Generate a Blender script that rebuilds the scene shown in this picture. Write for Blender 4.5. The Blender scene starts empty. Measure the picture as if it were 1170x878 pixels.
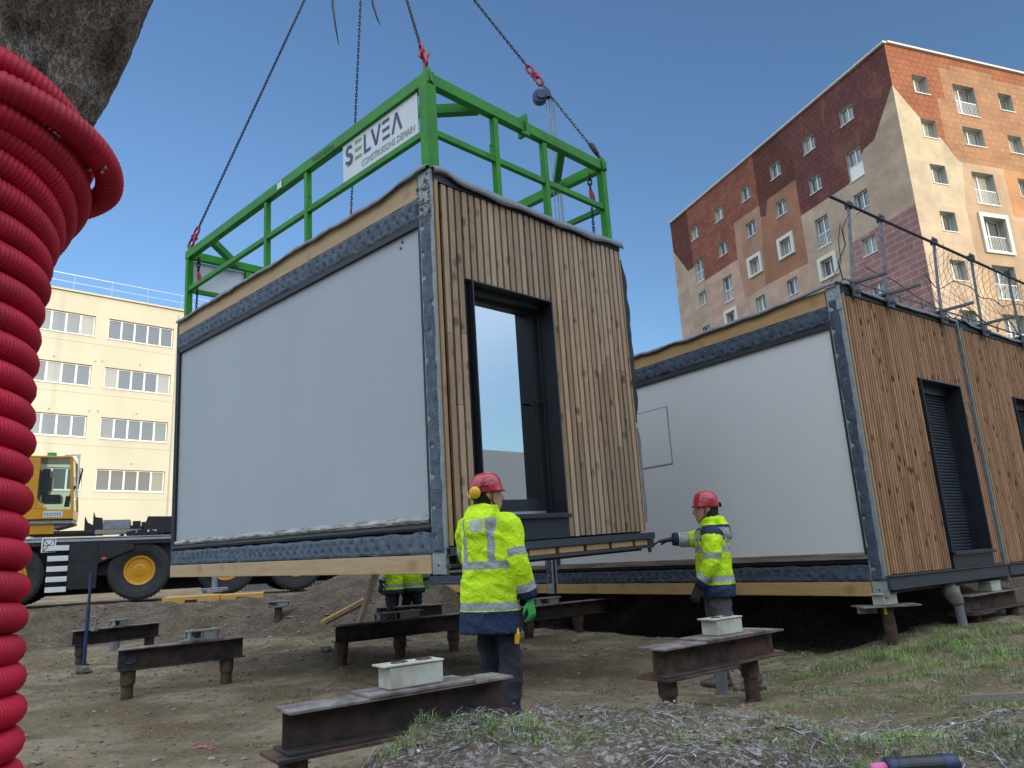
import bpy, math, random
import numpy as np
from mathutils import Vector, Matrix, noise
from mathutils.geometry import delaunay_2d_cdt
random.seed(7)
SC = bpy.context.scene
COL = SC.collection
V = Vector
S_ = 1.065
# ---------------------------------------------------------------- camera model
FPX, PIT, ROL = 833.83, 0.236679, -0.0516738
_fw = V((0, math.cos(PIT), math.sin(PIT))); _up = V((0, -math.sin(PIT), math.cos(PIT))); _rt = V((1, 0, 0))
CR = _rt*math.cos(ROL) + _up*math.sin(ROL); CU = -_rt*math.sin(ROL) + _up*math.cos(ROL); CF = _fw
def ray(x, y): return CF + CR*((x-585)/FPX) + CU*((439-y)/FPX)
def at(x, y, D): return ray(x, y)*D
def atz(x, y, z):
    d = ray(x, y); return d*(z/d.z)
cam = bpy.data.cameras.new('camera'); co = bpy.data.objects.new('camera', cam); COL.objects.link(co)
co.matrix_world = Matrix(((CR.x, CU.x, -CF.x, 0), (CR.y, CU.y, -CF.y, 0), (CR.z, CU.z, -CF.z, 0), (0, 0, 0, 1)))
cam.sensor_width = 36; cam.lens = 36*FPX/1170; cam.clip_start = .05; cam.clip_end = 3000
SC.camera = co
# ---------------------------------------------------------------- materials
def ramp2(N, c0, c1, p0=0., p1=1.):
    r = N.new('ShaderNodeValToRGB'); e = r.color_ramp.elements
    e[0].position = p0; e[0].color = (*c0, 1); e[1].position = p1; e[1].color = (*c1, 1); return r
def newmat(name):
    m = bpy.data.materials.new(name); m.use_nodes = True
    return m, m.node_tree.nodes, m.node_tree.links, m.node_tree.nodes['Principled BSDF']
def mat(name, col, rough=.6, metal=0., var=.12, scale=8., bump=0., bscale=40., spec=.5, stretch=None, col2=None, coat=0., detail=6., dist=.01):
    """base colour broken up by noise (towards col2 or a darker tone), bump from a second noise"""
    m, N, L, b = newmat(name)
    tc = N.new('ShaderNodeTexCoord'); src = tc.outputs['Object']
    if stretch:
        mp = N.new('ShaderNodeMapping'); mp.inputs['Scale'].default_value = stretch; L.new(src, mp.inputs[0]); src = mp.outputs[0]
    n = N.new('ShaderNodeTexNoise'); n.inputs['Scale'].default_value = scale; n.inputs['Detail'].default_value = detail; n.inputs['Roughness'].default_value = .65
    L.new(src, n.inputs['Vector'])
    c2 = col2 if col2 else tuple(max(0, c*(1-var*2)) for c in col)
    r = ramp2(N, c2, col, .32, .68) if not col2 else ramp2(N, c2, col, .4, .6)
    L.new(n.outputs[0], r.inputs[0]); L.new(r.outputs[0], b.inputs['Base Color'])
    b.inputs['Roughness'].default_value = rough; b.inputs['Metallic'].default_value = metal
    b.inputs['Specular IOR Level'].default_value = spec; b.inputs['Coat Weight'].default_value = coat
    if bump > 0:
        n2 = N.new('ShaderNodeTexNoise'); n2.inputs['Scale'].default_value = bscale; n2.inputs['Detail'].default_value = 5; L.new(src, n2.inputs['Vector'])
        bp = N.new('ShaderNodeBump'); bp.inputs['Strength'].default_value = bump; bp.inputs['Distance'].default_value = dist
        L.new(n2.outputs[0], bp.inputs['Height']); L.new(bp.outputs[0], b.inputs['Normal'])
    return m
def woodmat(name, light, dark, grey=None, knots=.5, axis=2, scale=1., island=.35, rough=.75):
    m, N, L, b = newmat(name)
    tc = N.new('ShaderNodeTexCoord'); geo = N.new('ShaderNodeNewGeometry')
    mp = N.new('ShaderNodeMapping'); sc = [20*scale]*3; sc[axis] = 1.6*scale; mp.inputs['Scale'].default_value = sc
    ad = N.new('ShaderNodeVectorMath'); ad.operation = 'ADD'; cmb = N.new('ShaderNodeCombineXYZ')
    mu = N.new('ShaderNodeMath'); mu.operation = 'MULTIPLY'; mu.inputs[1].default_value = 37.
    L.new(geo.outputs['Random Per Island'], mu.inputs[0])
    for k in range(3): L.new(mu.outputs[0], cmb.inputs[k])
    L.new(tc.outputs['Object'], ad.inputs[0]); L.new(cmb.outputs[0], ad.inputs[1]); L.new(ad.outputs[0], mp.inputs[0])
    n = N.new('ShaderNodeTexNoise'); n.inputs['Scale'].default_value = 2.2; n.inputs['Detail'].default_value = 8; n.inputs['Roughness'].default_value = .7; n.inputs['Distortion'].default_value = .8
    L.new(mp.outputs[0], n.inputs[0])
    r = ramp2(N, dark, light, .22, .60); L.new(n.outputs[0], r.inputs[0])
    out = r.outputs[0]
    # knots: stretched voronoi spots
    mp2 = N.new('ShaderNodeMapping'); s2 = [6.*scale]*3; s2[axis] = 4.6*scale; mp2.inputs['Scale'].default_value = s2; L.new(ad.outputs[0], mp2.inputs[0])
    vo = N.new('ShaderNodeTexVoronoi'); vo.inputs['Scale'].default_value = 1.; L.new(mp2.outputs[0], vo.inputs['Vector'])
    kr = ramp2(N, (1, 1, 1), (0, 0, 0), .13, .27); L.new(vo.outputs['Distance'], kr.inputs[0])
    km = N.new('ShaderNodeMath'); km.operation = 'MULTIPLY'; km.inputs[1].default_value = knots; L.new(kr.outputs[0], km.inputs[0])
    mx = N.new('ShaderNodeMix'); mx.data_type = 'RGBA'; mx.inputs['B'].default_value = (*[c*.35 for c in dark], 1)
    L.new(km.outputs[0], mx.inputs['Factor']); L.new(out, mx.inputs['A']); out = mx.outputs['Result']
    if grey:
        g = N.new('ShaderNodeTexNoise'); g.inputs['Scale'].default_value = .9; g.inputs['Detail'].default_value = 3; L.new(tc.outputs['Object'], g.inputs[0])
        gr = ramp2(N, (0, 0, 0), (1, 1, 1), .35, .7); L.new(g.outputs[0], gr.inputs[0])
        mg = N.new('ShaderNodeMix'); mg.data_type = 'RGBA'; mg.inputs['B'].default_value = (*grey, 1)
        gm = N.new('ShaderNodeMath'); gm.operation = 'MULTIPLY'; gm.inputs[1].default_value = .6; L.new(gr.outputs[0], gm.inputs[0])
        L.new(gm.outputs[0], mg.inputs['Factor']); L.new(out, mg.inputs['A']); out = mg.outputs['Result']
    hs = N.new('ShaderNodeHueSaturation'); mr = N.new('ShaderNodeMapRange'); mr.inputs['To Min'].default_value = 1-island; mr.inputs['To Max'].default_value = 1+island
    L.new(geo.outputs['Random Per Island'], mr.inputs['Value']); L.new(mr.outputs[0], hs.inputs['Value']); L.new(out, hs.inputs['Color'])
    L.new(hs.outputs[0], b.inputs['Base Color']); b.inputs['Roughness'].default_value = rough; b.inputs['Specular IOR Level'].default_value = .25
    bp = N.new('ShaderNodeBump'); bp.inputs['Strength'].default_value = .5; bp.inputs['Distance'].default_value = .004
    L.new(n.outputs[0], bp.inputs['Height']); L.new(bp.outputs[0], b.inputs['Normal'])
    return m
def glassmat(name, tint, refl=.4, rough=.02, body=None):
    m, N, L, b = newmat(name); out = N['Material Output']
    g = N.new('ShaderNodeBsdfGlossy'); g.inputs['Roughness'].default_value = rough; g.inputs['Color'].default_value = (.95, 1, 1, 1)
    t = N.new('ShaderNodeBsdfTransparent'); t.inputs['Color'].default_value = (*tint, 1)
    fr = N.new('ShaderNodeFresnel'); fr.inputs[0].default_value = 1.5
    a = N.new('ShaderNodeMath'); a.operation = 'ADD'; a.use_clamp = True; a.inputs[1].default_value = refl; L.new(fr.outputs[0], a.inputs[0])
    mx = N.new('ShaderNodeMixShader'); L.new(a.outputs[0], mx.inputs[0])
    if body:
        b.inputs['Base Color'].default_value = (*body, 1); b.inputs['Roughness'].default_value = .5; L.new(b.outputs[0], mx.inputs[1])
    else: L.new(t.outputs[0], mx.inputs[1])
    L.new(g.outputs[0], mx.inputs[2]); L.new(mx.outputs[0], out.inputs[0]); return m
M = {}
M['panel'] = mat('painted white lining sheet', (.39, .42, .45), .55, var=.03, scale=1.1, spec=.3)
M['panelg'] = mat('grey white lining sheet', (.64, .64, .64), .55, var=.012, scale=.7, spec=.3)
M['felt'] = mat('blue grey felt', (.15, .185, .235), .95, var=.22, scale=9, bump=.8, bscale=60, spec=.1, dist=.02)
M['feltg'] = mat('dark grey felt', (.10, .12, .165), .95, var=.22, scale=9, bump=.8, bscale=60, spec=.1, dist=.02)
M['bark'] = None
M['gasket'] = mat('black rubber gasket', (.018, .02, .024), .6, var=.2)
M['foil'] = mat('crumpled grey sealing tape', (.42, .40, .36), .35, var=.35, scale=6, bump=.8, bscale=14, stretch=(1, .6, 3), col2=(.12, .11, .10))
M['pine'] = woodmat('pale pine beam', (.50, .36, .21), (.40, .27, .15), knots=.35, axis=1, scale=.6, island=.05)
M['pinev'] = woodmat('pine batten', (.44, .28, .14), (.30, .17, .08), knots=.4, axis=2, scale=.8, island=.1)
M['slatg'] = woodmat('weathered brown cladding slats', (.43, .295, .185), (.19, .12, .072), grey=(.33, .265, .20), knots=.85, island=.26)
M['slatb'] = woodmat('warm brown cladding slats', (.41, .22, .115), (.155, .078, .042), knots=.9, island=.28)
M['membrane'] = mat('grey roofing membrane', (.20, .215, .24), .55, var=.2, scale=5, bump=.5, bscale=12)
M['steelg'] = mat('galvanised steel', (.33, .35, .37), .45, .55, var=.2, scale=12, bump=.15)
M['steelp'] = mat('pale painted steel', (.33, .36, .36), .5, .1, var=.2, scale=10)
M['anth'] = mat('anthracite painted metal', (.026, .033, .042), .42, .2, var=.12, scale=4)
M['anth2'] = mat('anthracite slats', (.05, .062, .078), .45, .2, var=.1, scale=4)
M['frameg'] = mat('green painted steel', (.022, .25, .008), .5, 0, var=.12, scale=3, bump=.15, bscale=30, col2=(.017, .18, .010), spec=.3)
M['signw'] = mat('white sign board', (.62, .66, .70), .5, var=.03)
M['navy'] = mat('navy lettering', (.018, .035, .11), .5, var=.05)
M['letgreen'] = mat('green lettering', (.16, .30, .13), .5, var=.05)
M['letgrey'] = mat('grey green lettering', (.20, .24, .22), .5, var=.05)
M['chain'] = mat('dark chain steel', (.035, .038, .045), .45, .6, var=.3, scale=40)
M['redm'] = mat('red chain fitting', (.40, .02, .045), .45, .2, var=.25, scale=30)
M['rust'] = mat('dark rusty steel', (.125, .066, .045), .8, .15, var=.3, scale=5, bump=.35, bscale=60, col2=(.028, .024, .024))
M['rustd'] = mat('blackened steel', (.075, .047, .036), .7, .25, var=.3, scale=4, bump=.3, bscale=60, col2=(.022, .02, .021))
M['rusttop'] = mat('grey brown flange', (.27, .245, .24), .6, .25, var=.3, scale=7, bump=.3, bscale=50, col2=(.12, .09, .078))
M['rustpile'] = mat('rusted pipe', (.115, .065, .042), .8, .2, var=.3, scale=12, bump=.4, bscale=60, col2=(.05, .03, .024))
M['offwhite'] = mat('dirty off white polymer', (.52, .53, .46), .6, var=.12, scale=6, bump=.15, bscale=40, col2=(.38, .37, .30))
M['zinc'] = mat('zinc bracket', (.40, .42, .41), .45, .5, var=.2, scale=20)
M['pvc'] = mat('grey plastic pipe', (.20, .215, .23), .6, var=.15)
M['orange'] = mat('orange paint', (.55, .12, .03), .6, var=.1)
M['bluep'] = mat('blue painted steel', (.03, .07, .16), .5, .2, var=.2)
M['craney'] = mat('amber crane paint', (.62, .29, .012), .35, 0, var=.08, scale=3, coat=.3)
M['black'] = mat('black crane paint', (.022, .024, .028), .45, .1, var=.25, scale=3, bump=.1)
M['tyre'] = mat('dusty tyre rubber', (.022, .023, .026), .85, var=.3, scale=5, bump=.4, bscale=30, col2=(.034, .032, .03))
M['white'] = mat('white paint', (.72, .72, .70), .5, var=.06)
M['alu'] = mat('aluminium strip', (.50, .52, .55), .35, .6, var=.1)
M['glass'] = glassmat('door glass', (.80, .92, .93), .60)
M['cabglass'] = glassmat('cab glass', (.75, .88, .86), .12)
M['pane'] = glassmat('dark window pane', (1, 1, 1), .10, body=(.045, .055, .06))
M['panec'] = glassmat('curtained window pane', (1, 1, 1), .07, body=(.25, .25, .21))
M['pales'] = glassmat('blind behind pane', (1, 1, 1), .07, body=(.12, .135, .13))
M['upvc'] = mat('white window frame', (.74, .74, .70), .45, var=.03)
M['jamb'] = mat('pale grey window jamb', (.40, .42, .38), .7, var=.1)
M['red'] = mat('red helmet shell', (.42, .018, .03), .3, var=.05, coat=.4)
M['yellowp'] = mat('yellow ear cup', (.75, .42, .02), .4, var=.04)
M['hiviz'] = None
M['skin'] = mat('skin', (.45, .24, .17), .55, var=.08, scale=30)
M['hair'] = mat('dark knit', (.02, .018, .018), .9, var=.3, scale=60, bump=.5)
M['trouser'] = mat('dark navy work cloth', (.018, .022, .036), .9, var=.25, scale=14, bump=.6, bscale=35)
M['trouserg'] = mat('grey work cloth', (.11, .105, .12), .9, var=.25, scale=14, bump=.6, bscale=35)
M['boot'] = mat('muddy boot leather', (.08, .065, .05), .85, var=.35, scale=18, bump=.5, col2=(.19, .16, .125))
M['glovegreen'] = mat('green rubber glove', (.04, .42, .09), .6, var=.15, scale=30)
M['gloveblack'] = mat('black glove', (.02, .022, .026), .75, var=.2, scale=30)
M['conduit'] = mat('red corrugated conduit', (.54, .010, .040), .5, scale=5, spec=.3, bump=.1, col2=(.40, .014, .036))
M['brass'] = mat('brass', (.50, .38, .15), .35, .9, var=.2)
M['wire'] = mat('thin grey wire', (.35, .34, .33), .5, .4)
M['dirt'] = mat('loose brown clods', (.14, .105, .075), .95, var=.35, scale=9, bump=.5)
M['stone'] = mat('pale stones', (.33, .30, .26), .9, var=.3, scale=9)
M['plankm'] = woodmat('grey weathered plank', (.36, .31, .25), (.22, .18, .14), knots=.2, axis=0, island=.1)
M['plankp'] = woodmat('pale pine plank', (.66, .54, .38), (.52, .41, .27), knots=.2, axis=0, island=.1)
M['plankor'] = woodmat('orange stained crane mat', (.62, .36, .11), (.50, .26, .07), knots=.3, axis=0, island=.12)
M['concrete'] = mat('grey concrete', (.30, .29, .27), .85, var=.2, scale=2)
# ---------------------------------------------------------------- mesh building
class MB:
    def __init__(s): s.v = []; s.f = []; s.m = []
    def add(s, vs, fs, mi=0):
        o = len(s.v); s.v += [tuple(p) for p in vs]; s.f += [tuple(i+o for i in f) for f in fs]; s.m += [mi]*len(fs); return s
    def box(s, a, b, mi=0):
        x0, y0, z0 = [min(p, q) for p, q in zip(a, b)]; x1, y1, z1 = [max(p, q) for p, q in zip(a, b)]
        return s.add([(x0,y0,z0),(x1,y0,z0),(x1,y1,z0),(x0,y1,z0),(x0,y0,z1),(x1,y0,z1),(x1,y1,z1),(x0,y1,z1)],
                     [(3,2,1,0),(4,5,6,7),(0,1,5,4),(1,2,6,5),(2,3,7,6),(3,0,4,7)], mi)
    def bar(s, p, q, w, h, up=(0, 0, 1), mi=0):
        p, q = V(p), V(q); d = (q-p).normalized(); u = V(up)
        if abs(d.dot(u)) > .98: u = V((1, 0, 0))
        r = d.cross(u).normalized(); u = r.cross(d).normalized(); r *= w/2; u *= h/2
        vs = [p-r-u, p+r-u, p+r+u, p-r+u, q-r-u, q+r-u, q+r+u, q-r+u]
        return s.add(vs, [(3,2,1,0)[::-1],(4,5,6,7)[::-1],(0,1,5,4)[::-1],(1,2,6,5)[::-1],(2,3,7,6)[::-1],(3,0,4,7)[::-1]], mi)
    def tube(s, pts, r, n=8, mi=0, cap=True, closed=False):
        pts = [V(p) for p in pts]; k = len(pts); rs = r if isinstance(r, (list, tuple)) else [r]*k
        vs = []; ref = None
        for i, p in enumerate(pts):
            if closed: d = pts[(i+1) % k]-pts[i-1]
            else: d = pts[min(i+1, k-1)]-pts[max(i-1, 0)]
            d.normalize()
            if ref is None: ref = V((0, 0, 1)) if abs(d.z) < .9 else V((1, 0, 0))
            a = (ref-d*ref.dot(d)).normalized(); b = d.cross(a); ref = a
            vs += [p+(a*math.cos(2*math.pi*j/n)+b*math.sin(2*math.pi*j/n))*rs[i] for j in range(n)]
        fs = []
        for i in range(k if closed else k-1):
            i2 = (i+1) % k
            for j in range(n): fs.append((i*n+j, i*n+(j+1) % n, i2*n+(j+1) % n, i2*n+j))
        if cap and not closed: fs += [tuple(range(n))[::-1], tuple(range((k-1)*n, k*n))]
        return s.add(vs, fs, mi)
    def cyl(s, p, q, r, n=12, r2=None, mi=0): return s.tube([p, q], [r, r if r2 is None else r2], n, mi)
    def rings(s, rs, mi=0, cap=True):
        n = len(rs[0]); vs = [p for r in rs for p in r]; fs = []
        for i in range(len(rs)-1):
            for j in range(n): fs.append((i*n+j, i*n+(j+1) % n, (i+1)*n+(j+1) % n, (i+1)*n+j))
        if cap: fs += [tuple(range(n))[::-1], tuple(range((len(rs)-1)*n, len(rs)*n))]
        return s.add(vs, fs, mi)
    def prism(s, poly, ax, a, b, mi=0):
        """poly of 2D points in the plane across axis ax (0,1,2), swept from a to b"""
        def P(u, v, w): return [(w, u, v), (u, w, v), (u, v, w)][ax]
        n = len(poly); vs = [P(*p, a) for p in poly]+[P(*p, b) for p in poly]
        fs = [tuple(range(n)), tuple(range(n, 2*n))[::-1]]+[(i, i+n, (i+1) % n+n, (i+1) % n) for i in range(n)]
        return s.add(vs, fs, mi)
    def sphere(s, c, r, n=12, m=8, mi=0, sc=(1, 1, 1)):
        c = V(c); rs = []
        for i in range(m+1):
            t = -math.pi/2+math.pi*i/m; rr = max(math.cos(t), .02)
            rs.append([c+V((r*rr*math.cos(2*math.pi*j/n)*sc[0], r*rr*math.sin(2*math.pi*j/n)*sc[1], r*math.sin(t)*sc[2])) for j in range(n)])
        return s.rings(rs, mi)
    def mesh(s, name, mats, smooth=False):
        me = bpy.data.meshes.new(name); me.from_pydata([tuple(v) for v in s.v], [], s.f)
        for m_ in (mats if isinstance(mats, (list, tuple)) else [mats]): me.materials.append(m_)
        me.polygons.foreach_set('material_index', s.m)
        me.polygons.foreach_set('use_smooth', [smooth]*len(s.f)); me.update(); return me
    def build(s, name, mats, parent=None, smooth=False, label=None, bevel=0, fix=True):
        me = s.mesh(name, mats, smooth)
        if fix:
            import bmesh
            bm = bmesh.new(); bm.from_mesh(me); bmesh.ops.recalc_face_normals(bm, faces=bm.faces); bm.to_mesh(me); bm.free()
        o = bpy.data.objects.new(name, me); COL.objects.link(o); o.parent = parent
        if label: o['label'] = label
        if bevel:
            b = o.modifiers.new('bevel', 'BEVEL'); b.width = bevel; b.segments = 2; b.limit_method = 'ANGLE'
        return o
def tag(o, label=None, cat=None, group=None, kind=None):
    for k, v in (('label', label), ('category', cat), ('group', group), ('kind', kind)):
        if v: o[k] = v
    return o
def empty(name, loc, label, cat, group=None, rz=0, mtx=None):
    o = bpy.data.objects.new(name, None); COL.objects.link(o); o.empty_display_size = .1
    if mtx is not None: o.matrix_world = mtx
    else: o.location = loc; o.rotation_euler = (0, 0, rz)
    return tag(o, label, cat, group)
def kids(o): return [c for c in COL.objects if c.parent == o]
def copy_tree(o, parent=None):
    ch = kids(o); c = o.copy(); COL.objects.link(c)
    if parent: c.parent = parent
    for k in ch: copy_tree(k, c)
    return c
def remesh(mb, vox, smooth=2, subsample=None):
    me = mb.mesh('tmp', []); 
    import bmesh
    bm = bmesh.new(); bm.from_mesh(me); bmesh.ops.recalc_face_normals(bm, faces=bm.faces); bm.to_mesh(me); bm.free()
    o = bpy.data.objects.new('tmp', me); COL.objects.link(o)
    r = o.modifiers.new('r', 'REMESH'); r.mode = 'VOXEL'; r.voxel_size = vox; r.use_smooth_shade = True
    if smooth: sm = o.modifiers.new('s', 'SMOOTH'); sm.iterations = smooth; sm.factor = .5
    dg = bpy.context.evaluated_depsgraph_get(); dg.update(); out = bpy.data.meshes.new_from_object(o.evaluated_get(dg))
    bpy.data.objects.remove(o); out.materials.clear(); return out
def text_mesh(txt, size, extr=.002, align='LEFT'):
    c = bpy.data.curves.new('t', 'FONT'); c.body = txt; c.size = size; c.extrude = extr; c.align_x = align; c.resolution_u = 3
    o = bpy.data.objects.new('t', c); COL.objects.link(o); dg = bpy.context.evaluated_depsgraph_get(); dg.update()
    me = bpy.data.meshes.new_from_object(o.evaluated_get(dg)); vs = [v.co.copy() for v in me.vertices]; fs = [tuple(p.vertices) for p in me.polygons]
    bpy.data.objects.remove(o); return vs, fs
def sm(t): t = min(1, max(0, t)); return t*t*(3-2*t)
# ---------------------------------------------------------------- terrain
def mod_frame(x, y, z, a, tl=0., ts=0.):
    l = V((math.cos(a), math.sin(a), tl)).normalized(); s = V((math.sin(a), -math.cos(a), ts)); s = (s-l*s.dot(l)).normalized(); u = s.cross(l)
    o = V((x, y, z))*S_
    return Matrix(((s.x, l.x, u.x, o.x), (s.y, l.y, u.y, o.y), (s.z, l.z, u.z, o.z), (0, 0, 0, 1)))
T1 = mod_frame(-0.53865872, 5.43770948, -0.02734944, 2.3736818, 0.01524016, 0.03281633)
T2 = mod_frame(3.51034605, 7.32103394, -0.47684424, 2.19832962)
T2i = T2.inverted()
HM, LM, WM = 3.30, 5.41, 2.74
def pl(T, px, py, ax, off=0.):
    """pixel to local point on a plane of frame T"""
    Ti = T.inverted(); o = Ti @ V((0, 0, 0)); d = Ti.to_3x3() @ ray(px, py); return o+d*((off-o[ax])/d[ax])
def nz(x, y, f, s=0): return noise.noise(V((x*f, y*f, s)))
def ground(x, y):
    z = -1.07+.03*nz(x, y, .5)+.030*nz(x, y, 1.7, 3)+.016*nz(x, y, 5, 5)+.008*nz(x, y, 11, 6)
    # worker area slightly lower
    z -= .22*math.exp(-((x-1.9)**2+(y-7.4)**2)/1.1)
    # rear left bank
    b = sm((y-13.3+.5*nz(x, y, .9, 8))/1.8); hb = .55+.5*sm((x+5.2)/1.6)*sm((y-14.5)/2.5)*(1-sm((x-1)/3))
    z += b*hb
    if 12 < y < 17: z += .14*nz(x, y, 2.2, 11)*sm((y-12.6))*(1-sm((y-15.6)/1.2))
    # rise behind the first row under the standing units
    q = T2i @ V((x, y, 0)); 
    z += .50*sm((q.x-1.2)/1.3)*sm((q.y-1.0)/1.2)*(1-sm((q.y-11)/2))
    z -= .14*sm((q.x+.3)/.6)*(1-sm((q.x-1.0)/.8))*sm((q.y-.3)/.8)*(1-sm((q.y-6)/2))
    # right side gently higher grass
    z += .13*sm((x-2.6)/2.5)*sm((y-3)/2)*(1-sm((q.y-.2)/.8))
    # foreground mound
    w = .75+1.9*sm((x-1.2)/1.2)
    m = sm((x+.98+.12*nz(x, y, 3, 2))/.62)*(1-sm((y-2.46-.12*sm((x+.3)/.5)-.12*nz(x, y, 2, 7))/w))
    z += m*(.56-.085*sm((x-.25)/.7)+.05*nz(x, y, 2.5, 21)+.035*nz(x, y, 7, 22)+.018*nz(x, y, 17, 25))
    z -= .05*abs(nz(x*.6+y*.5, y*.6-x*.3, 1.1, 50))
    # little ruts at left
    r = math.exp(-((y-11.2-.15*(x+6))**2)/.18)*sm((-x-3.5)/2); z -= .12*r
    return z
def warp(lo, hi, fine0, fine1, step, far):
    c = list(np.arange(fine0, fine1+1e-6, step)); a = fine0; st = step
    L_ = []
    while a > lo: st *= 1.22; a -= st; L_.append(a)
    b = fine1; st = step; R_ = []
    while b < hi: st *= 1.22; b += st; R_.append(b)
    return L_[::-1]+c+R_
gx = warp(-900, 900, -8.5, 7.5, .055, 0); gy = warp(-900, 1500, 1.2, 17.2, .055, 0)
nx, ny = len(gx), len(gy)
verts = [(x, y, ground(x, y) if (abs(x) < 30 and -5 < y < 40) else -.9) for y in gy for x in gx]
faces = [(j*nx+i, j*nx+i+1, (j+1)*nx+i+1, (j+1)*nx+i) for j in range(ny-1) for i in range(nx-1)]
m, N, L, b = newmat('bare brown soil with frosty patches')
tc = N.new('ShaderNodeTexCoord'); O = tc.outputs['Object']
def nzn(scale, det=6, rough=.6, src=None):
    n = N.new('ShaderNodeTexNoise'); n.inputs['Scale'].default_value = scale; n.inputs['Detail'].default_value = det; n.inputs['Roughness'].default_value = rough; L.new(src or O, n.inputs[0]); return n.outputs[0]
def mixc(f, A, B):
    x = N.new('ShaderNodeMix'); x.data_type = 'RGBA'; L.new(f, x.inputs['Factor'])
    for k, c in (('A', A), ('B', B)):
        if isinstance(c, tuple): x.inputs[k].default_value = (*c, 1)
        else: L.new(c, x.inputs[k])
    return x.outputs['Result']
def thr(f, a, b_): r = ramp2(N, (0, 0, 0), (1, 1, 1), a, b_); L.new(f, r.inputs[0]); return r.outputs[0]
def mul(a, b_):
    x = N.new('ShaderNodeMath'); x.operation = 'MULTIPLY'; L.new(a, x.inputs[0]); L.new(b_, x.inputs[1]) if not isinstance(b_, float) else setattr(x.inputs[1], 'default_value', b_); return x.outputs[0]
c = mixc(thr(nzn(1.1), .40, .60), (.16, .11, .066), (.36, .285, .20))
c = mixc(mul(thr(nzn(.45, 7, .7), .48, .62), .7), c, (.20, .135, .08))
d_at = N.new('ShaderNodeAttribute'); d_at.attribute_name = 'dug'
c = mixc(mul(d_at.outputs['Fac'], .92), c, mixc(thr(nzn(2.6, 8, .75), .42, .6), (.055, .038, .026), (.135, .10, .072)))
c = mixc(mul(thr(nzn(26, 4), .55, .72), .45), c, (.38, .33, .27))
c = mixc(mul(thr(nzn(3.3, 8, .8), .50, .60), .55), c, (.12, .09, .06))
c = mixc(mul(thr(nzn(60, 3), .58, .66), .6), c, (.42, .38, .31))
c = mixc(mul(thr(nzn(7, 6, .75), .55, .7), .5), c, (.105, .080, .057))
g_at = N.new('ShaderNodeAttribute'); g_at.attribute_name = 'moss'
c = mixc(mul(thr(nzn(5, 7, .75), .44, .6), g_at.outputs['Fac']), c, (.125, .135, .055))
f_at = N.new('ShaderNodeAttribute'); f_at.attribute_name = 'frost'
vo = nzn(38, 5, .8); c = mixc(mul(thr(vo, .50, .60), f_at.outputs['Fac']), c, (.58, .60, .63))
L.new(c, b.inputs['Base Color']); b.inputs['Roughness'].default_value = .95; b.inputs['Specular IOR Level'].default_value = .15
bp = N.new('ShaderNodeBump'); bp.inputs['Strength'].default_value = .9; bp.inputs['Distance'].default_value = .055
ad = N.new('ShaderNodeMath'); ad.operation = 'ADD'; L.new(nzn(14, 8, .7), ad.inputs[0]); L.new(mul(nzn(70, 4), .35), ad.inputs[1]); L.new(ad.outputs[0], bp.inputs['Height']); L.new(bp.outputs[0], b.inputs['Normal'])
M['soil'] = m
mb = MB(); mb.v = verts; mb.f = faces; mb.m = [0]*len(faces)
gobj = mb.build('ground', m, smooth=True, fix=False); gobj['kind'] = 'structure'
def mossf(x, y):
    v = .25
    v = max(v, sm((x-1.2)/1.2)*sm((y-2.2)/.6)*(1-sm((y-8.8)/1)))      # right side grass
    v = max(v, .6*math.exp(-((x+3.4)**2+(y-8.2)**2)/1.5))
    v = max(v, .5*math.exp(-((x+6.3)**2+(y-11.7)**2)/1.2))
    return v*(1-sm((y-13)/1))
def frostf(x, y):
    m_ = sm((x+1.0)/.4)*(1-sm((y-3.0)/.7)); return m_*(.55+.7*nz(x, y, 2.3, 40))*(1-.75*sm((x-1.2)/.6))
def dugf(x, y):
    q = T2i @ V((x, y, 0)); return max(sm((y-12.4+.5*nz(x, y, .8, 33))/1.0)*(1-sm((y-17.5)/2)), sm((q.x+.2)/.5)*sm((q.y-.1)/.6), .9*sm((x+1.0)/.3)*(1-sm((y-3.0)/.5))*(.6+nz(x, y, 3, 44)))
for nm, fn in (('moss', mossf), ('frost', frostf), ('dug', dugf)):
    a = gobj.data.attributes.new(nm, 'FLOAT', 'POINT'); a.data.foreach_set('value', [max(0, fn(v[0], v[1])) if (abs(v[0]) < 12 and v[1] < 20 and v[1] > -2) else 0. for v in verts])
def hit(px, py):
    d = ray(px, py); D = 1.2
    while D < 40:
        p = d*D
        if p.z < ground(p.x, p.y): return d*(D-.01)
        D += .02
    return d*D
# grass tufts (uncountable)
M['grass'] = mat('meadow grass', (.25, .40, .085), .7, var=.3, scale=3, col2=(.085, .135, .03))
M['grassf'] = mat('frosted grass', (.20, .26, .15), .8, var=.2, scale=4, col2=(.32, .36, .33))
M['grassd'] = mat('dark ground weeds', (.075, .12, .035), .8, var=.3, scale=4)
M['grassy'] = mat('straw coloured dry grass', (.34, .31, .17), .85, var=.3, scale=6, col2=(.22, .22, .10))
def blade(mb, x, y, z, h, lean, az, w, mi=0):
    d = V((math.cos(az), math.sin(az), 0)); s = V((-d.y, d.x, 0))*w; p0 = V((x, y, z-.01)); p1 = p0+d*lean*.35+V((0, 0, h*.6)); p2 = p0+d*lean+V((0, 0, h*(1-.35*min(1, lean/h))))
    mb.add([p0-s, p0+s, p1+s*.7, p1-s*.7, p2], [(0, 1, 2, 3), (3, 2, 4)], mi)
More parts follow.
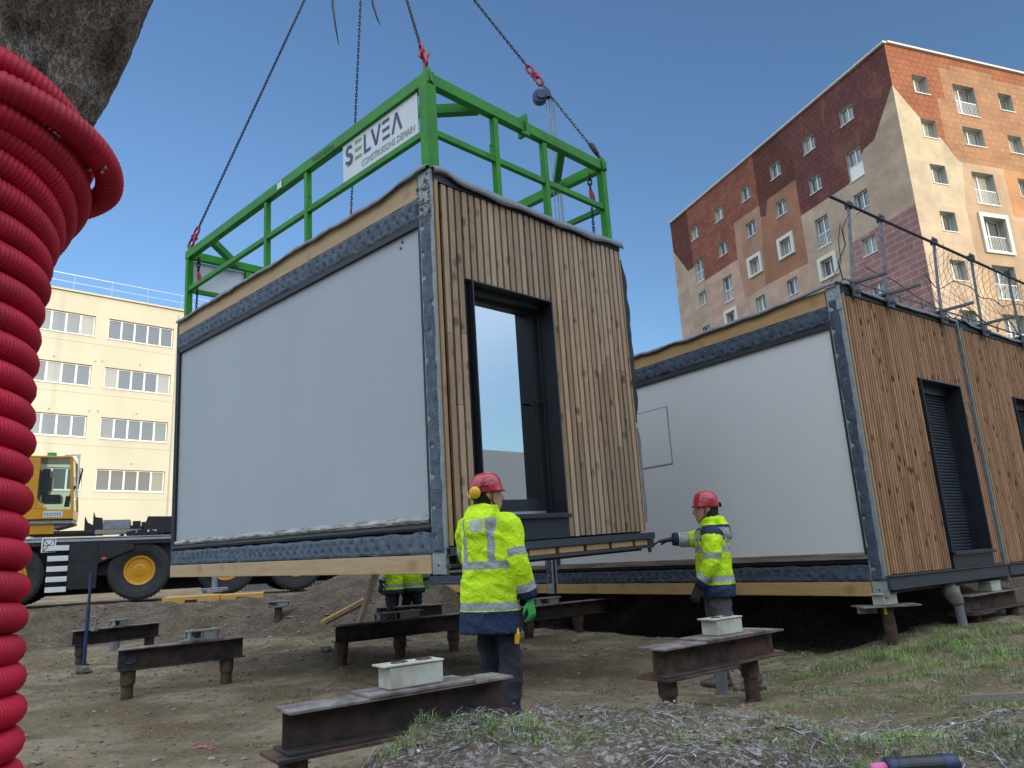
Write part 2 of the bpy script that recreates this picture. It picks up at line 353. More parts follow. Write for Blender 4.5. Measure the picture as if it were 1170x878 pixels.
def tuft(mb, x, y, n, h, spread, mi=0, w=.0022):
    mi0 = mi
    for _ in range(n):
        mi = mi0 if random.random() < .72 else random.choice((1, 2, 3, 3))
        a = random.uniform(0, 6.28); r = spread*math.sqrt(random.random()); X, Y = x+r*math.cos(a), y+r*math.sin(a); hh = h*random.uniform(.45, 1.15)
        blade(mb, X, Y, ground(X, Y), hh, hh*random.uniform(.2, 1.3), random.uniform(0, 6.28), w*random.uniform(.7, 1.3), mi)
def patch(mb, px, py, rx, ry, count, nb, h, spread, mi=0, z=-1.07, w=.0025):
    c_ = hit(px, py)
    for _ in range(count):
        a = random.uniform(0, 6.28); r = math.sqrt(random.random()); tuft(mb, c_.x+rx*r*math.cos(a), c_.y+ry*r*math.sin(a), nb, h, spread, mi, w)
gm = MB()
for _ in range(4200):   # right-hand grass
    x = random.uniform(1.0, 7.5); y = random.uniform(2.7, 8.9); q = T2i @ V((x, y, 0))
    if q.y > .15 and q.x > -.2: continue
    dens = sm((x-.9)/1.8)*(.08+.75*sm(nz(x, y, 1.6, 60)*2.6+.35))
    if random.random() > dens: continue
    tuft(gm, x, y, 9, random.uniform(.02, .045)+.05*sm(nz(x, y, .8, 61)+.3), random.uniform(.04, .11), random.choice((0, 0, 0, 2, 1)))
for (px, py, rx, ry, n, h) in ((1130, 735, 1.1, .9, 300, .10), (1000, 800, 1.0, .35, 50, .05), (1120, 810, .8, .4, 50, .05), (930, 790, .4, .3, 24, .045), (960, 765, .45, .25, 70, .09), (1060, 745, .6, .3, 80, .09), (880, 770, .2, .2, 14, .06), (905, 748, .25, .12, 20, .06), (1090, 765, .8, .35, 120, .09)):
    patch(gm, px, py, rx, ry, int(n*.6), 14, h, .06)
for (px, py, n, h, z) in ((545, 834, 60, .10, -.56), (565, 836, 50, .085, -.56), (520, 838, 30, .07, -.56), (480, 842, 26, .06, -.56), (430, 854, 22, .055, -.56), (595, 832, 20, .06, -.56), (385, 866, 20, .05, -.56), (870, 800, 16, .07, -.9), (940, 838, 40, .07, -.75), (1110, 850, 40, .06, -.7), (1020, 835, 26, .05, -.7), (850, 838, 18, .06, -.7), (1150, 860, 30, .06, -.65), (690, 832, 10, .05, -.56), (760, 832, 12, .09, -.56), (800, 842, 14, .05, -.56), (735, 845, 10, .04, -.54), (1060, 850, 60, .06, -.7), (1140, 838, 60, .07, -.7), (980, 848, 50, .06, -.7), (1100, 866, 40, .05, -.7), (1030, 842, 50, .06, -.7)):
    patch(gm, px, py, .32, .14, int(n*.6), 9, random.uniform(.5, .8)*h, .05, 0, z, .0014)
for (px, py, n) in ((470, 842, 40), (405, 862, 30), (620, 822, 34), (700, 822, 30), (790, 828, 30), (900, 842, 46), (1000, 850, 40), (1130, 838, 40), (960, 822, 40), (1080, 826, 40), (1000, 862, 30), (1140, 850, 60), (1110, 835, 50), (930, 850, 40)):
    patch(gm, px, py, .3, .12, int(n*.7), 8, .026, .04, 1, -.62, .0014)
for (px, py, rx, ry, n) in ((150, 790, .5, .15, 10), (70, 760, .5, .3, 14), (212, 760, .5, .2, 16), (120, 735, .3, .3, 14), (90, 815, .3, .15, 5), (230, 775, .4, .2, 8), (880, 735, .35, .15, 26), (920, 735, .3, .15, 20), (540, 745, .4, .2, 12), (330, 800, .6, .5, 14), (250, 730, .3, .5, 14), (700, 790, .5, .4, 14), (445, 770, .6, .4, 10)):
    patch(gm, px, py, rx, ry, n, 14, .045, .06, 2, -1.07, .003)
tag(gm.build('grass', [M['grass'], M['grassf'], M['grassd'], M['grassy']], fix=False), 'patchy green grass and frosted tufts on the site ground', 'grass', kind='stuff')
# clods, pebbles
M['clod'] = mat('dry soil clods', (.26, .21, .15), .95, var=.35, scale=9, bump=.5)
pm = MB(); lm_ = MB()
def rock(mb, c_, r, mi):
    n = 6; rs = []
    for t, rr in ((-.6, .6), (0, 1), (.55, .7)):
        rs.append([V((c_[0]+r*rr*math.cos(k)*random.uniform(.7, 1.2), c_[1]+r*rr*math.sin(k)*random.uniform(.7, 1.2), c_[2]+r*t*.7)) for k in [2*math.pi*j/n for j in range(n)]])
    mb.rings(rs, mi)
for _ in range(20000):
    if random.random() < .18: x, y = random.uniform(-1.0, 3.0), random.uniform(1.4, 3.4); r = random.choice((.002, .003, .004, .006, .011))
    else: x, y = random.uniform(-8.5, 6), random.uniform(3, 15.5); r = random.choice((.005, .007, .009, .013, .022))
    if r > .02 and random.random() < .6: r *= .5
    rock(pm, (x, y, ground(x, y)+r*.2), r, 0 if random.random() < .72 else 1)
for _ in range(700):   # rubble on the bank
    x, y = random.uniform(-9, 0), random.uniform(13, 17.5); r = random.choice((.03, .05, .02, .02)); rock(pm, (x, y, ground(x, y)), r, 0 if random.random() < .8 else 1)
tag(pm.build('gravel', [M['clod'], M['stone']], fix=False), 'loose clods and pebbles strewn over the bare soil', 'gravel', kind='stuff')
# dry litter and weeds spread over the bare soil belong to the grass and debris
for _ in range(420):
    x, y = random.uniform(-7.5, 3.0), random.uniform(3.6, 12.5)
    if nz(x, y, .9, 71) < .02: continue
    tuft(lm_, x, y, random.choice((3, 5, 8)), random.uniform(.012, .035), random.uniform(.02, .09), random.choice((0, 1, 2, 3)), .0028)
tag(lm_.build('ground_weeds', [M['grassd'], M['grass'], M['grassy'], M['grassd']], fix=False), 'low weeds and dry blades scattered over the bare soil', 'weeds', kind='stuff')
# frosted twigs and dry stalks on the mound
M['twig'] = mat('dry brown twig', (.13, .095, .07), .9, var=.4, scale=20, col2=(.07, .05, .04)); M['twigf'] = mat('frost covered stalk', (.55, .57, .62), .85, var=.3, scale=30, col2=(.20, .185, .19))
tm = MB()
for _ in range(5200):
    x, y = random.uniform(-.95, 3.3), random.uniform(1.35, 3.3)
    if y > 2.9+.4*sm((x-.5)/1): continue
    if x > 1.35 and random.random() < .75: continue
    a = random.uniform(0, 6.28) if random.random() < .5 else random.gauss(-.5, .5); L0 = random.choice((.02, .03, .05, .09)); 
    if random.random() < .03: L0 *= 2.2
    z = ground(x, y)+.004; x2, y2 = x+L0*math.cos(a), y+L0*math.sin(a); xm, ym = (x+x2)/2+random.gauss(0, L0*.08), (y+y2)/2+random.gauss(0, L0*.08)
    r = random.choice((.0006, .0009, .0014)); tm.tube([(x, y, z), (xm, ym, ground(xm, ym)+random.uniform(.004, .02)), (x2, y2, ground(x2, y2)+random.uniform(.002, .025))], [r, r, r*.6], 4, 0 if random.random() < .62 else 1, cap=False)
for _ in range(1500):  # frosted dead leaves
    x, y = random.uniform(-.95, 1.9), random.uniform(1.35, 2.95); z = ground(x, y)+.006; a = random.uniform(0, 6.28); l = random.uniform(.003, .011); w_ = l*random.uniform(.3, .6)
    d = V((math.cos(a), math.sin(a), random.uniform(-.3, .5)))*l; s_ = V((-math.sin(a), math.cos(a), random.uniform(-.4, .4)))*w_; p = V((x, y, z))
    tm.add([p-d, p-s_, p+d, p+s_+V((0, 0, .004))], [(0, 1, 2, 3)], 1 if random.random() < .55 else 0)
tag(tm.build('dead_stalks', [M['twig'], M['twigf']], fix=False), 'frosted twigs, dry stalks and dead leaves on the foreground mound', 'debris', kind='stuff')
# ---------------------------------------------------------------- modular units
def felt(name, parent, m, y0, y1, z0, z1, x=-.012, seed=0, ragged=.014):
    """a dimpled felt strip lying on the long wall (plane x), real relief"""
    st = .0165; ny_ = max(2, int((y1-y0)/st)); nz_ = max(2, int((z1-z0)/st)); b = MB(); vs = []
    for j in range(nz_+1):
        for i in range(ny_+1):
            y = y0+(y1-y0)*i/ny_; z = z0+(z1-z0)*j/nz_
            if j in (0, nz_): z += ragged*noise.noise(V((y*5, j+seed, 0)))*(1+1.2*abs(noise.noise(V((y*1.3, seed, 4)))))
            if i in (0, ny_): y += ragged*noise.noise(V((z*6, i+seed, 2)))
            n_ = noise.noise(V((y*2.5, z*4, seed+30)))*.008+noise.noise(V((y*7, z*7, seed)))*.005+noise.noise(V((y*22, z*22, seed)))*.003
            # staple dimples on a loose zigzag
            cy = round(y/.14)*.14; 
            dmin = 9
            for k in (-1, 0, 1):
                for zz in ((.28, .72) if z1-z0 < .4 else [t/12+.04 for t in range(12)]):
                    yy = cy+k*.14+.11*noise.noise(V((cy+k*.14, zz*9, seed+3))); zc = z0+(z1-z0)*zz+.05*noise.noise(V((cy+k, zz*5, seed)))
                    dmin = min(dmin, math.hypot(y-yy, z-zc))
            n_ += .026*math.exp(-(dmin/.019)**2)
            edge = (0 if (0 < i < ny_ and 0 < j < nz_) else .012)
            vs.append((x+n_+edge, y, z))
    fs = [(j*(ny_+1)+i, (j+1)*(ny_+1)+i, (j+1)*(ny_+1)+i+1, j*(ny_+1)+i+1) for j in range(nz_) for i in range(ny_)]
    b.add(vs, fs); b.box((x+.016, y0+.004, z0+.006), (x+.03, y1-.004, z1-.006))
    return b.build(name, m, parent, smooth=True, fix=False)
def wavy(b, pts, drop, out, amp, th=.008, seed=0):
    """a wavy membrane edge following pts (outer upper line), hanging by drop towards -z"""
    n_ = len(pts); rs = []
    for i, p in enumerate(pts):
        w = amp*noise.noise(V((p[0]*2.1+p[1]*2.1, seed, 0)))+amp*.5*noise.noise(V((p[0]*7+p[1]*7, seed, 5)))
        o = V(out); P0 = V(p); A = P0+o*(-.16)+V((0, 0, .03+w*.5)); B = P0+V((0, 0, w)); C = P0+o*.010+V((0, 0, w-drop*(.8+.4*noise.noise(V((p[0]*3, p[1]*3, 7))))))
        rs.append((A, B, C, C-o*th, B-o*th-V((0, 0, th)), A-V((0, 0, th))))
    b.rings([list(r) for r in rs])
def unit(T, label, seed, blue, win, slat_m, slat_w, panel_m, near=True, L_=LM, W_=WM, foil=True, hatch=False, lifted=False, short=True):
    R = empty('modular_unit', None, label, 'building module', mtx=T)
    f_m = M['felt'] if blue else M['feltg']; zt = HM+.06
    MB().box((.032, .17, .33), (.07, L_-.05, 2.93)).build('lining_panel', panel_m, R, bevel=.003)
    if hatch:
        h = R; g = MB(); y0, y1, z0, z1 = 2.75, 3.62, 1.69, 2.49
        for a, c in (((y0, z0), (y1, z0)), ((y0, z1), (y1, z1)), ((y0, z0), (y0, z1)), ((y1, z0), (y1, z1))):
            g.box((.026, min(a[0], c[0])-.006, min(a[1], c[1])-.006), (.034, max(a[0], c[0])+.006, max(a[1], c[1])+.006))
        hp = MB().box((.024, y0+.008, z0+.008), (.0335, y1-.008, z1-.008)).build('access_hatch', panel_m, R); g.build('hatch_edge', M['steelp'], hp)
    g = MB()
    g.box((-.002, .17, 2.882), (.05, L_-.05, 2.938)); g.box((-.001, .165, .36), (.045, .192, 2.88)); g.box((-.001, L_-.065, .30), (.045, L_-.03, 2.88))
    rs = []
    for i in range(60):
        y = .17+(L_-.2)*i/59; w = .006*noise.noise(V((y*4, seed, 0))); r = .024+.004*noise.noise(V((y*3, 4, seed)))
        rs.append([V((.012+r*math.cos(t), y, .315+w+r*1.2*math.sin(t))) for t in [k*math.pi/4 for k in range(8)]])
    g.rings(rs); g.build('rubber_gasket', M['gasket'], R, smooth=False)
    if foil:
        b = MB(); rs = []
        for i in range(220):
            y = .20+(L_-.28)*i/219; a = noise.noise(V((y*6, seed, 1)))*.012; c = noise.noise(V((y*13, seed, 2)))*.012
            rs.append([V((.045, y, .345)), V((.004+a, y, .352+c*.5)), V((-.006+c, y, .375+a)), V((.012+a*.7, y, .402+c)), V((.045, y, .415+a*.6))])
        b.rings(rs).build('sealing_tape', M['foil'], R)
    else:
        MB().box((-.035, .16, .335), (.05, L_-.05, .372)).box((.0, .18, .375), (.05, L_-.06, .402)).build('timber_ledge', M['plankm'] if False else M['foilw'], R)
    felt('felt_strip', R, f_m, .17, L_-.02, 2.94, 3.135, seed=seed)
    felt('felt_strip', R, f_m, .165, L_-.01, .105, .275, seed=seed+1)
    felt('felt_strip', R, f_m, .022 if lifted else .04, .157, .11, 2.98 if lifted else 3.2, seed=seed+2, ragged=.014)
    for z0, z1, y0, y1, xo in ((3.14, 3.335, .18, L_-.02, .0), (-.045, .10, .175, L_, -.01)):
        MB().box((xo, y0, z0), (xo+.09, y1, z1)).build('timber_beam', M['pine'] if lifted else M['pine2'], R, bevel=.004)
    # steel corner columns
    b = MB(); b.box((.0, .0, -.055), (.028, .168, zt-.01)); b.box((-.006, .004, -.05), (.0, .165, .10)); b.box((-.008, 0, zt-.30), (0, .16, zt-.012))
    b.cyl((-.009, .09, .02), (-.004, .09, .02), .012, 10); c_ = b.build('corner_column', [M['steelp']], R, bevel=.002)
    hb = MB(); hb.cyl((-.0095, .09, .02), (-.0065, .09, .02), .010, 10)
    for k in range(7): hb.cyl((-.0105, .03+.035*(k % 3), zt-.05-.035*k), (-.0082, .03+.035*(k % 3), zt-.05-.035*k), .006, 8)
    hb.build('bolt_hole', M['gasket'], c_)
    MB().box((0, L_-.012, -.05), (.03, L_+.03, zt-.02)).build('corner_column', M['gasket'] if lifted else M['steelg'], R)
    # body shell: floor, roof, back walls, room inside
    b = MB(); b.box((.095, .07, -.03), (W_-.03, L_-.02, .12)); b.box((.095, .07, HM-.2), (W_-.03, L_-.02, HM+.02)); b.box((W_-.12, .07, .125), (W_-.03, L_-.02, HM-.205)); b.box((.095, L_-.14, .125), (W_-.125, L_-.02, HM-.205)); b.box((.075, .33, .125), (.115, L_-.145, HM-.205))
    b.build('shell', M['gasket'], R)
    b = MB(); b.box((.12, .34, .126), (W_-.125, L_-.145, .14)); b.box((.12, .34, HM-.24), (W_-.125, L_-.145, HM-.206)); b.box((.12, L_-.18, .14), (W_-.125, L_-.145, HM-.24)); b.box((W_-.16, .34, .14), (W_-.125, L_-.185, HM-.24)); b.box((.12, .34, .14), (.15, L_-.185, HM-.24))
    b.build('room_lining', M['panelg'], R)
    # roof membrane edges
    b = MB(); pts = []
    for i in range(90):
        y = .02+(L_-.02)*i/89; pts.append((-.03, y, HM+.045+.05*math.exp(-((y-.12)/.35)**2)))
    wavy(b, pts, .055, (-1, 0, 0), .026, seed=seed)
    pts = []
    for i in range(60):
        x = .02+W_*i/59; pts.append((x, -.03, HM+.035+.055*math.exp(-((x-.12)/.16)**2)+.010*math.sin(x*3)))
    wavy(b, pts, .095 if lifted else .05, (0, -1, 0), .010, seed=seed+3)
    b.box((.1, .1, HM+.03), (W_-.04, L_-.05, HM+.05)); b.build('roof_membrane', M['membrane'], R, smooth=True)
    if not short: return R
    # timber clad short face
    X0, X1, Z0, Z1 = win
    b = MB(); b.box((.03, .05, .16), (X0-.01, .073, HM-.01)); b.box((X1+.01, .05, .16), (W_-.015, .073, HM-.01)); b.box((X0-.01, .05, Z1+.01), (X1+.01, .073, HM-.01)); b.box((X0-.01, .05, .16), (X1+.01, .073, Z0-.01))
    b.box((.075, .075, .125), (X0-.02, .32, HM-.205)); b.box((.03, -.010, HM-.052), (W_-.02, .029, HM+.028)); b.box((X1+.02, .075, .125), (W_-.125, .32, HM-.205)); b.box((X0-.02, .075, Z1+.02), (X1+.02, .32, HM-.205)); b.box((X0-.02, .075, .125), (X1+.02, .32, Z0-.02))
    b.build('backing', M['gasket'], R)
    MB().box((.036, -.012, -.02+.18), (.072, .028, HM-.04)).build('corner_batten', M['pinev'], R, bevel=.003)
    b = MB(); x = .118; rnd = random.Random(seed)
    while x < W_-.03:
        w = slat_w*.69; x2 = min(x+w, W_-.012); dy = rnd.uniform(0, .004)
        top = HM-.055+rnd.uniform(-.004, .004); bot = .165+rnd.uniform(-.002, .002)
        spans = [(bot, top)]
        if x2 > X0-.004 and x < X1+.004: spans = [(Z1+.006, top)]
        for (za, zb) in spans:
            cuts = [za]
            if rnd.random() < .62 and zb-za > 1: cuts.append(za+rnd.uniform(.25, .75)*(zb-za))
            cuts.append(zb)
            for k in range(len(cuts)-1): b.box((x, -.002+dy, cuts[k]+.0015), (x2, .028, cuts[k+1]-.0015))
        x += slat_w
    b.build('cladding', slat_m, R, bevel=.0015)
    D_ = .26 if lifted else .22
    b = MB(); t = .014
    b.box((X0, -.022, Z0), (X0+t, D_, Z1)); b.box((X1-t, -.022, Z0), (X1, D_, Z1)); b.box((X0+t, -.022, Z1-t), (X1-t, D_, Z1)); b.box((X0+t, -.022, Z0), (X1-t, D_, Z0+t))
    sr = b.build('window_surround', M['anth'], R, bevel=.002)
    MB().box((X0-.012, -.055, Z0-.03), (X1+.012, -.023, Z0+.004)).build('sill', M['anth'], sr, bevel=.003)
    MB().box((X0, -.012, .16), (X1, .027, Z0-.032)).build('apron_panel', M['anth'], R, bevel=.002)
    if lifted:
        yf = D_-.06; b = MB(); fw = .12
        xa, xb, za, zb = X0+t, X1-t, Z0+t, Z1-t
        b.box((xa, yf, za), (xa+fw, D_, zb)); b.box((xb-.065, yf, za), (xb, D_, zb)); b.box((xa+fw, yf, zb-.08), (xb-.065, D_, zb)); b.box((xa+fw, yf, za), (xb-.065, D_, za+.14))
        b.box((xb-.018, yf-.05, za), (xb, yf-.001, zb)); b.box((xa, yf-.05, za), (xa+.05, yf-.001, zb)); b.box((xa+.05, yf-.10, zb-.05), (xb-.05, yf-.001, zb))
        dr = b.build('glazed_door', M['anth'], R, bevel=.003)
        MB().box((xa+fw-.005, yf+.03, za+.135), (xb-.06, yf+.036, zb-.075)).build('pane', M['glass'], dr)
        h = MB(); hx = xb-.034; h.box((hx-.016, yf-.014, 1.33), (hx+.016, yf, 1.50)); h.tube([(hx, yf-.01, 1.44), (hx, yf-.05, 1.44), (hx-.03, yf-.058, 1.44), (hx-.12, yf-.055, 1.442)], .010, 8); h.cyl((hx, yf-.02, 1.36), (hx, yf, 1.36), .012, 10)
        h.build('handle', M['gasket'], dr)
        MB().box((xa+fw, yf-.012, za+.004), (xb-.06, yf-.002, za+.03)).build('threshold', M['alu'], dr)
    else:
        b = MB(); z = Z0+t; 
        while z < Z1-.12:
            b.prism([(D_-.02, z), (D_-.034, z+.010), (D_-.036, z+.024), (D_-.02, z+.036), (D_, z+.036), (D_, z)], 0, X0+t+.03, X1-t-.03); z += .038
        sh = b.build('roller_shutter', M['anth2'], R)
        g = MB(); g.box((X0+t, D_-.055, Z0+t), (X0+t+.028, D_, Z1-t)); g.box((X1-t-.028, D_-.055, Z0+t), (X1-t, D_, Z1-t)); g.box((X0+t+.03, D_-.08, Z1-.12), (X1-t-.03, D_, Z1-t))
        g.build('guide_rail', M['anth'], sh)
    # bottom edge of the short side
    if lifted:
        b = MB(); b.box((0, -.055, .085), (W_+.05, -.047, .15)); b.box((0, -.046, .14), (W_+.05, .028, .148)); b.box((0, -.046, .085), (W_+.04, .03, .095))
        b.box((0, -.05, -.005), (W_+.02, .06, .022)); b.box((0, .03, .023), (W_, .06, .084)); b.cyl((W_-.02, -.02, -.05), (W_-.02, -.02, -.006), .02, 10); b.box((W_-.07, -.05, .023), (W_+.02, .028, .084))
        bm_ = b.build('base_beam', M['anth2'], R, bevel=.002)
        wb = MB(); x = .12
        while x < W_-.15: wb.box((x, -.035, .028), (x+.34, .029, .08)); x += .39
        wb.build('timber_packer', M['pinev'], bm_)
        # flapping membrane at the far edge
        b = MB(); rs = []
        for i in range(50):
            z = 1.3+1.85*i/49; a = .035+.045*abs(noise.noise(V((z*2.2, 3, 0))))+.015*noise.noise(V((z*9, 0, 1))); w = sm(i/6)*sm((49-i)/6)
            rs.append([V((W_-.012, -.004, z)), V((W_-.012+a*w, -.02+.02*noise.noise(V((z*4, 0, 3))), z)), V((W_+a*w-.01, .01, z)), V((W_-.012, .03, z))])
        b.rings(rs).build('membrane_flap', M['gasket'], R)
        b = MB(); rs = []
        for i in range(30):
            z = .25+1.0*i/29; a = .02+.03*abs(noise.noise(V((z*3.2, 3, 9)))); w = sm(i/4)*sm((29-i)/4)
            rs.append([V((W_-.012, -.004, z)), V((W_-.012+a*w, -.015, z)), V((W_+a*w-.012, .01, z)), V((W_-.012, .03, z))])
        b.rings(rs).build('membrane_flap', M['membrane'], R)
    else:
        b = MB(); b.box((0, -.03, .03), (W_+.03, .06, .14)); b.box((0, -.055, .145), (W_+.03, .028, .158)); b.box((0, -.05, .018), (W_+.03, .06, .029)); b.build('base_beam', M['anth2'], R, bevel=.002)
    # loose foam and tape around the upper corner
    b = MB(); rr = random.Random(seed+5)
    for k in range(26 if not lifted else 34):
        if not lifted: break
        y = rr.uniform(.0, .17); z = rr.uniform(2.85, 3.33); b.sphere((-.012, y, z), rr.uniform(.010, .022), 6, 4, sc=(.5, 1, rr.uniform(.6, 1.6)))
    if b.v: remeshed = b.build('foam_residue', M['foamr'], R)
    return R
M['foamr'] = mat('grey foam residue', (.22, .22, .19), .9, var=.3, scale=30, col2=(.07, .08, .10))
M['foilw'] = mat('dusty ledge board', (.27, .22, .17), .85, var=.3, scale=5, stretch=(1, .4, 4), col2=(.14, .11, .085))
M['pine2'] = woodmat('golden pine beam', (.47, .30, .135), (.36, .21, .085), knots=.35, axis=1, scale=.6, island=.05)
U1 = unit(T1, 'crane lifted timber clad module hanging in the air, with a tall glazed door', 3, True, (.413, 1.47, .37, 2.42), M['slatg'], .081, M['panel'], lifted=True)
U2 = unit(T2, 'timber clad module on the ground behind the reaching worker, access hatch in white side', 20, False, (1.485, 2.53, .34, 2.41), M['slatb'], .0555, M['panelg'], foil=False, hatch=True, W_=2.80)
T3 = T2 @ Matrix.Translation((2.875, 0, 0))
U3 = unit(T3, 'rightmost timber clad module, cut off by the right edge of the photo', 31, False, (1.30, 2.35, .34, 2.41), M['slatb'], .0555, M['panelg'], foil=False, W_=2.80)
T4 = T2 @ Matrix.Translation((0, LM+.09, 0))
U4 = unit(T4, 'module farther back, only its lower white side seen under the hanging module', 44, False, (1.3, 2.3, .34, 2.41), M['slatb'], .0555, M['panelg'], foil=False, L_=4.45, W_=2.80, short=False)
# two screw heads high on the lifted panel
b = MB(); 
for q in ((460, 277), (458, 284)):
    p = pl(T1, *q, 0, .03); b.cyl((.030, p.y, p.z), (.022, p.y, p.z), .011, 10)
b.build('screw_head', M['gasket'], U1)
# a metal conduit bracket on U2 top corner
# ---------------------------------------------------------------- green lifting frame
FR = empty('lifting_cage', None, 'green steel lifting cage with white sign boards standing on the hanging module', 'lifting cage', mtx=T1 @ Matrix.Translation((0, 0, 0)))
XA, XB, YA, YB, ZT, ZM = .07, 2.62, .07, 5.27, 4.275, 3.765
g = M['frameg']
for x in (XA, XB): MB().bar((x, YA-.06, ZT), (x, YB+.06, ZT), .08, .118).build('top_rail', g, FR, bevel=.006)
for y in (YA, YB): MB().bar((XA+.047, y, ZT), (XB-.047, y, ZT), .08, .116).build('top_rail', g, FR, bevel=.006)
for x in (XA, XB): MB().bar((x, YA+.05, ZM), (x, YB-.03, ZM), .05, .06).build('middle_rail', g, FR, bevel=.004)
for y in (YA, YB): MB().bar((XA+.05, y, ZM), (XB-.03, y, ZM), .05, .06).build('middle_rail', g, FR, bevel=.004)
def post(x, y, w):
    b = MB().bar((x, y, HM+.045), (x, y, ZT-.067), w, w, up=(0, 1, 0)); b.build('post', g, FR, bevel=.005)
for x, y, w in ((XA, YA, .112), (XB, YA, .08), (XA, YB, .08), (XB, YB, .08), (.90, YA, .062), (1.62, YA, .062), (XA, 2.13, .062), (XA, 3.04, .062), (XB, 2.13, .062), (XB, 3.04, .062), (.9, YB, .062), (1.62, YB, .062)): post(x, y, w)
for (x, y, sx, sy) in ((XA, YA, 1, 1), (XB, YA, -1, 1), (XA, YB, 1, -1), (XB, YB, -1, -1)):
    MB().bar((x+sx*.03, y+sy*.66, ZT-.01), (x+sx*.66, y+sy*.03, ZT-.01), .08, .10).build('corner_brace', g, FR, bevel=.004)
    b = MB(); b.prism([(y-.075, ZT-.05), (y+.045*1, ZT-.05), (y+.05, ZT+.09), (y, ZT+.155), (y-.05, ZT+.09)], 0, x-.012, x+.012); b.build('lifting_eye', g, FR, bevel=.003)
b = MB(); b.box((1.31, YA-.06, ZT-.10), (1.345, YA+.06, ZT+.13)); b.box((1.24, YA-.075, ZT-.12), (1.345, YA-.046, ZT-.09)); b.build('lug', g, FR, bevel=.003)
for (x, y) in ((XA-.05, 1.98), (.78, YA-.05)):
    MB().tube([(x, y, ZM+.02), (x, y, ZM+.10), (x+(.05 if y < .1 else 0), y+(.05 if y > .1 else 0), ZM+.10), (x+(.05 if y < .1 else 0), y+(.05 if y > .1 else 0), ZM-.01)], .008, 6).build('hook_ring', g, FR)
# sign board
SY0, SY1, SZ0, SZ1 = .20, 1.42, ZM+.03, ZT-.066
sg = MB().box((XA-.012, SY0, SZ0), (XA-.004, SY1, SZ1)).build('sign_board', M['signw'], FR)
SX = XA-.0125
def sgn(b, pts, w, close=False):
    """thick stroke polyline in sign coords: u to the right (towards -y), v up"""
    for i in range(len(pts)-1):
        (u0, v0), (u1, v1) = pts[i], pts[i+1]; d = V((u1-u0, v1-v0)).normalized(); n_ = V((-d.y, d.x))*w/2; e = d*(w*.02)
        q = [(u0-e.x+n_.x, v0-e.y+n_.y), (u0-e.x-n_.x, v0-e.y-n_.y), (u1+e.x-n_.x, v1+e.y-n_.y), (u1+e.x+n_.x, v1+e.y+n_.y)]
        o_ = .0004*i
        b.add([(SX-.0015-o_, SY1-.0-u, SZ0+v) for u, v in q], [(0, 1, 2, 3)])
LW, LH = .115, .205; base = .165; st = .036
let = MB(); letg = MB()
def arc(cx, cy, r, a0, a1, n=10, sy=1): return [(cx+r*math.cos(math.radians(a0+(a1-a0)*k/n)), cy+sy*r*math.sin(math.radians(a0+(a1-a0)*k/n))) for k in range(n+1)]
u = .06
sgn(let, arc(u+.055, base+LH*.72, .045, 20, 265, 14)+arc(u+.055, base+LH*.27, .047, 85, -160, 14), st); u += .155
for k in range(3): sgn(letg, [(u, base+st/2+k*(LH-st)/2), (u+.115, base+st/2+k*(LH-st)/2)], st)
u += .155; sgn(let, [(u+st/2, base+LH), (u+st/2, base)], st); sgn(let, [(u+st, base+st/2), (u+.115, base+st/2)], st)
u += .125; sgn(let, [(u+.012, base+LH), (u+.080, base+.012)], st); sgn(let, [(u+.080, base+.012), (u+.148, base+LH)], st*.99)
u += .185
for k in range(3): sgn(let, [(u, base+st/2+k*(LH-st)/2), (u+.115, base+st/2+k*(LH-st)/2)], st)
u += .145; sgn(let, [(u+.012, base), (u+.080, base+LH-.012)], st); sgn(let, [(u+.080, base+LH-.012), (u+.148, base)], st*.99)
let.build('lettering', M['navy'], sg); letg.build('lettering', M['letgreen'], sg)
def put_text(txt, size, T_fn, name, m_, parent, width=None):
    vs, fs = text_mesh(txt, size); xs = [v.x for v in vs]; k = (width/(max(xs)-min(xs))) if width else 1
    MB().add([T_fn((v.x-min(xs))*k, v.y, v.z) for v in vs], fs).build(name, m_, parent, fix=False)
put_text('CONSTRUISONS DEMAIN', .098, lambda x, y, z: (SX-.002-z*.3, SY1-.33-x, SZ0+.048+y), 'lettering', M['letgrey'], sg, .84)
put_text('TARE 830kg', .075, lambda x, y, z: (XA-.0465-z*.3, 1.98-x, ZT-.028+y), 'marking', M['anth'], FR, .44)
MB().box((XA-.0475, 2.62, ZT-.045), (XA-.0455, 2.72, ZT+.035)).build('sticker', M['signw'], FR)
MB().box((XA+.05, YB+.03, ZM+.03), (1.35, YB+.038, ZT-.066)).build('sign_board', M['signw'], FR, label='blank back of the sign board at the far end')
# ---------------------------------------------------------------- chains
def chain_mesh(p, q, pitch=.045, wr=.0065, w=.013):
    p, q = V(p), V(q); d = (q-p); n_ = max(1, int(d.length/pitch)); st_ = d/n_; t = d.normalized(); a = t.cross(V((0, 0, 1))); a = a.normalized() if a.length > .05 else V((1, 0, 0)); c_ = t.cross(a); b = MB()
    for i in range(n_):
        ce = p+st_*(i+.5); s_ = a if i % 2 else c_; hl = pitch*.5+wr*.3-w*.5; pts = []
        for k in range(10):
            an = 2*math.pi*k/10; pts.append(ce+s_*(w*math.cos(an))+t*(w*math.sin(an)+(hl if math.sin(an) > .01 else (-hl if math.sin(an) < -.01 else 0))))
        b.tube(pts, wr, 5, closed=True)
    return b
M['zincd'] = mat('worn grey chain', (.14, .145, .15), .4, .6, var=.3, scale=40)
def l2w(p): return T1 @ V(p)
APX = l2w((1.37, 2.7, 9.62))
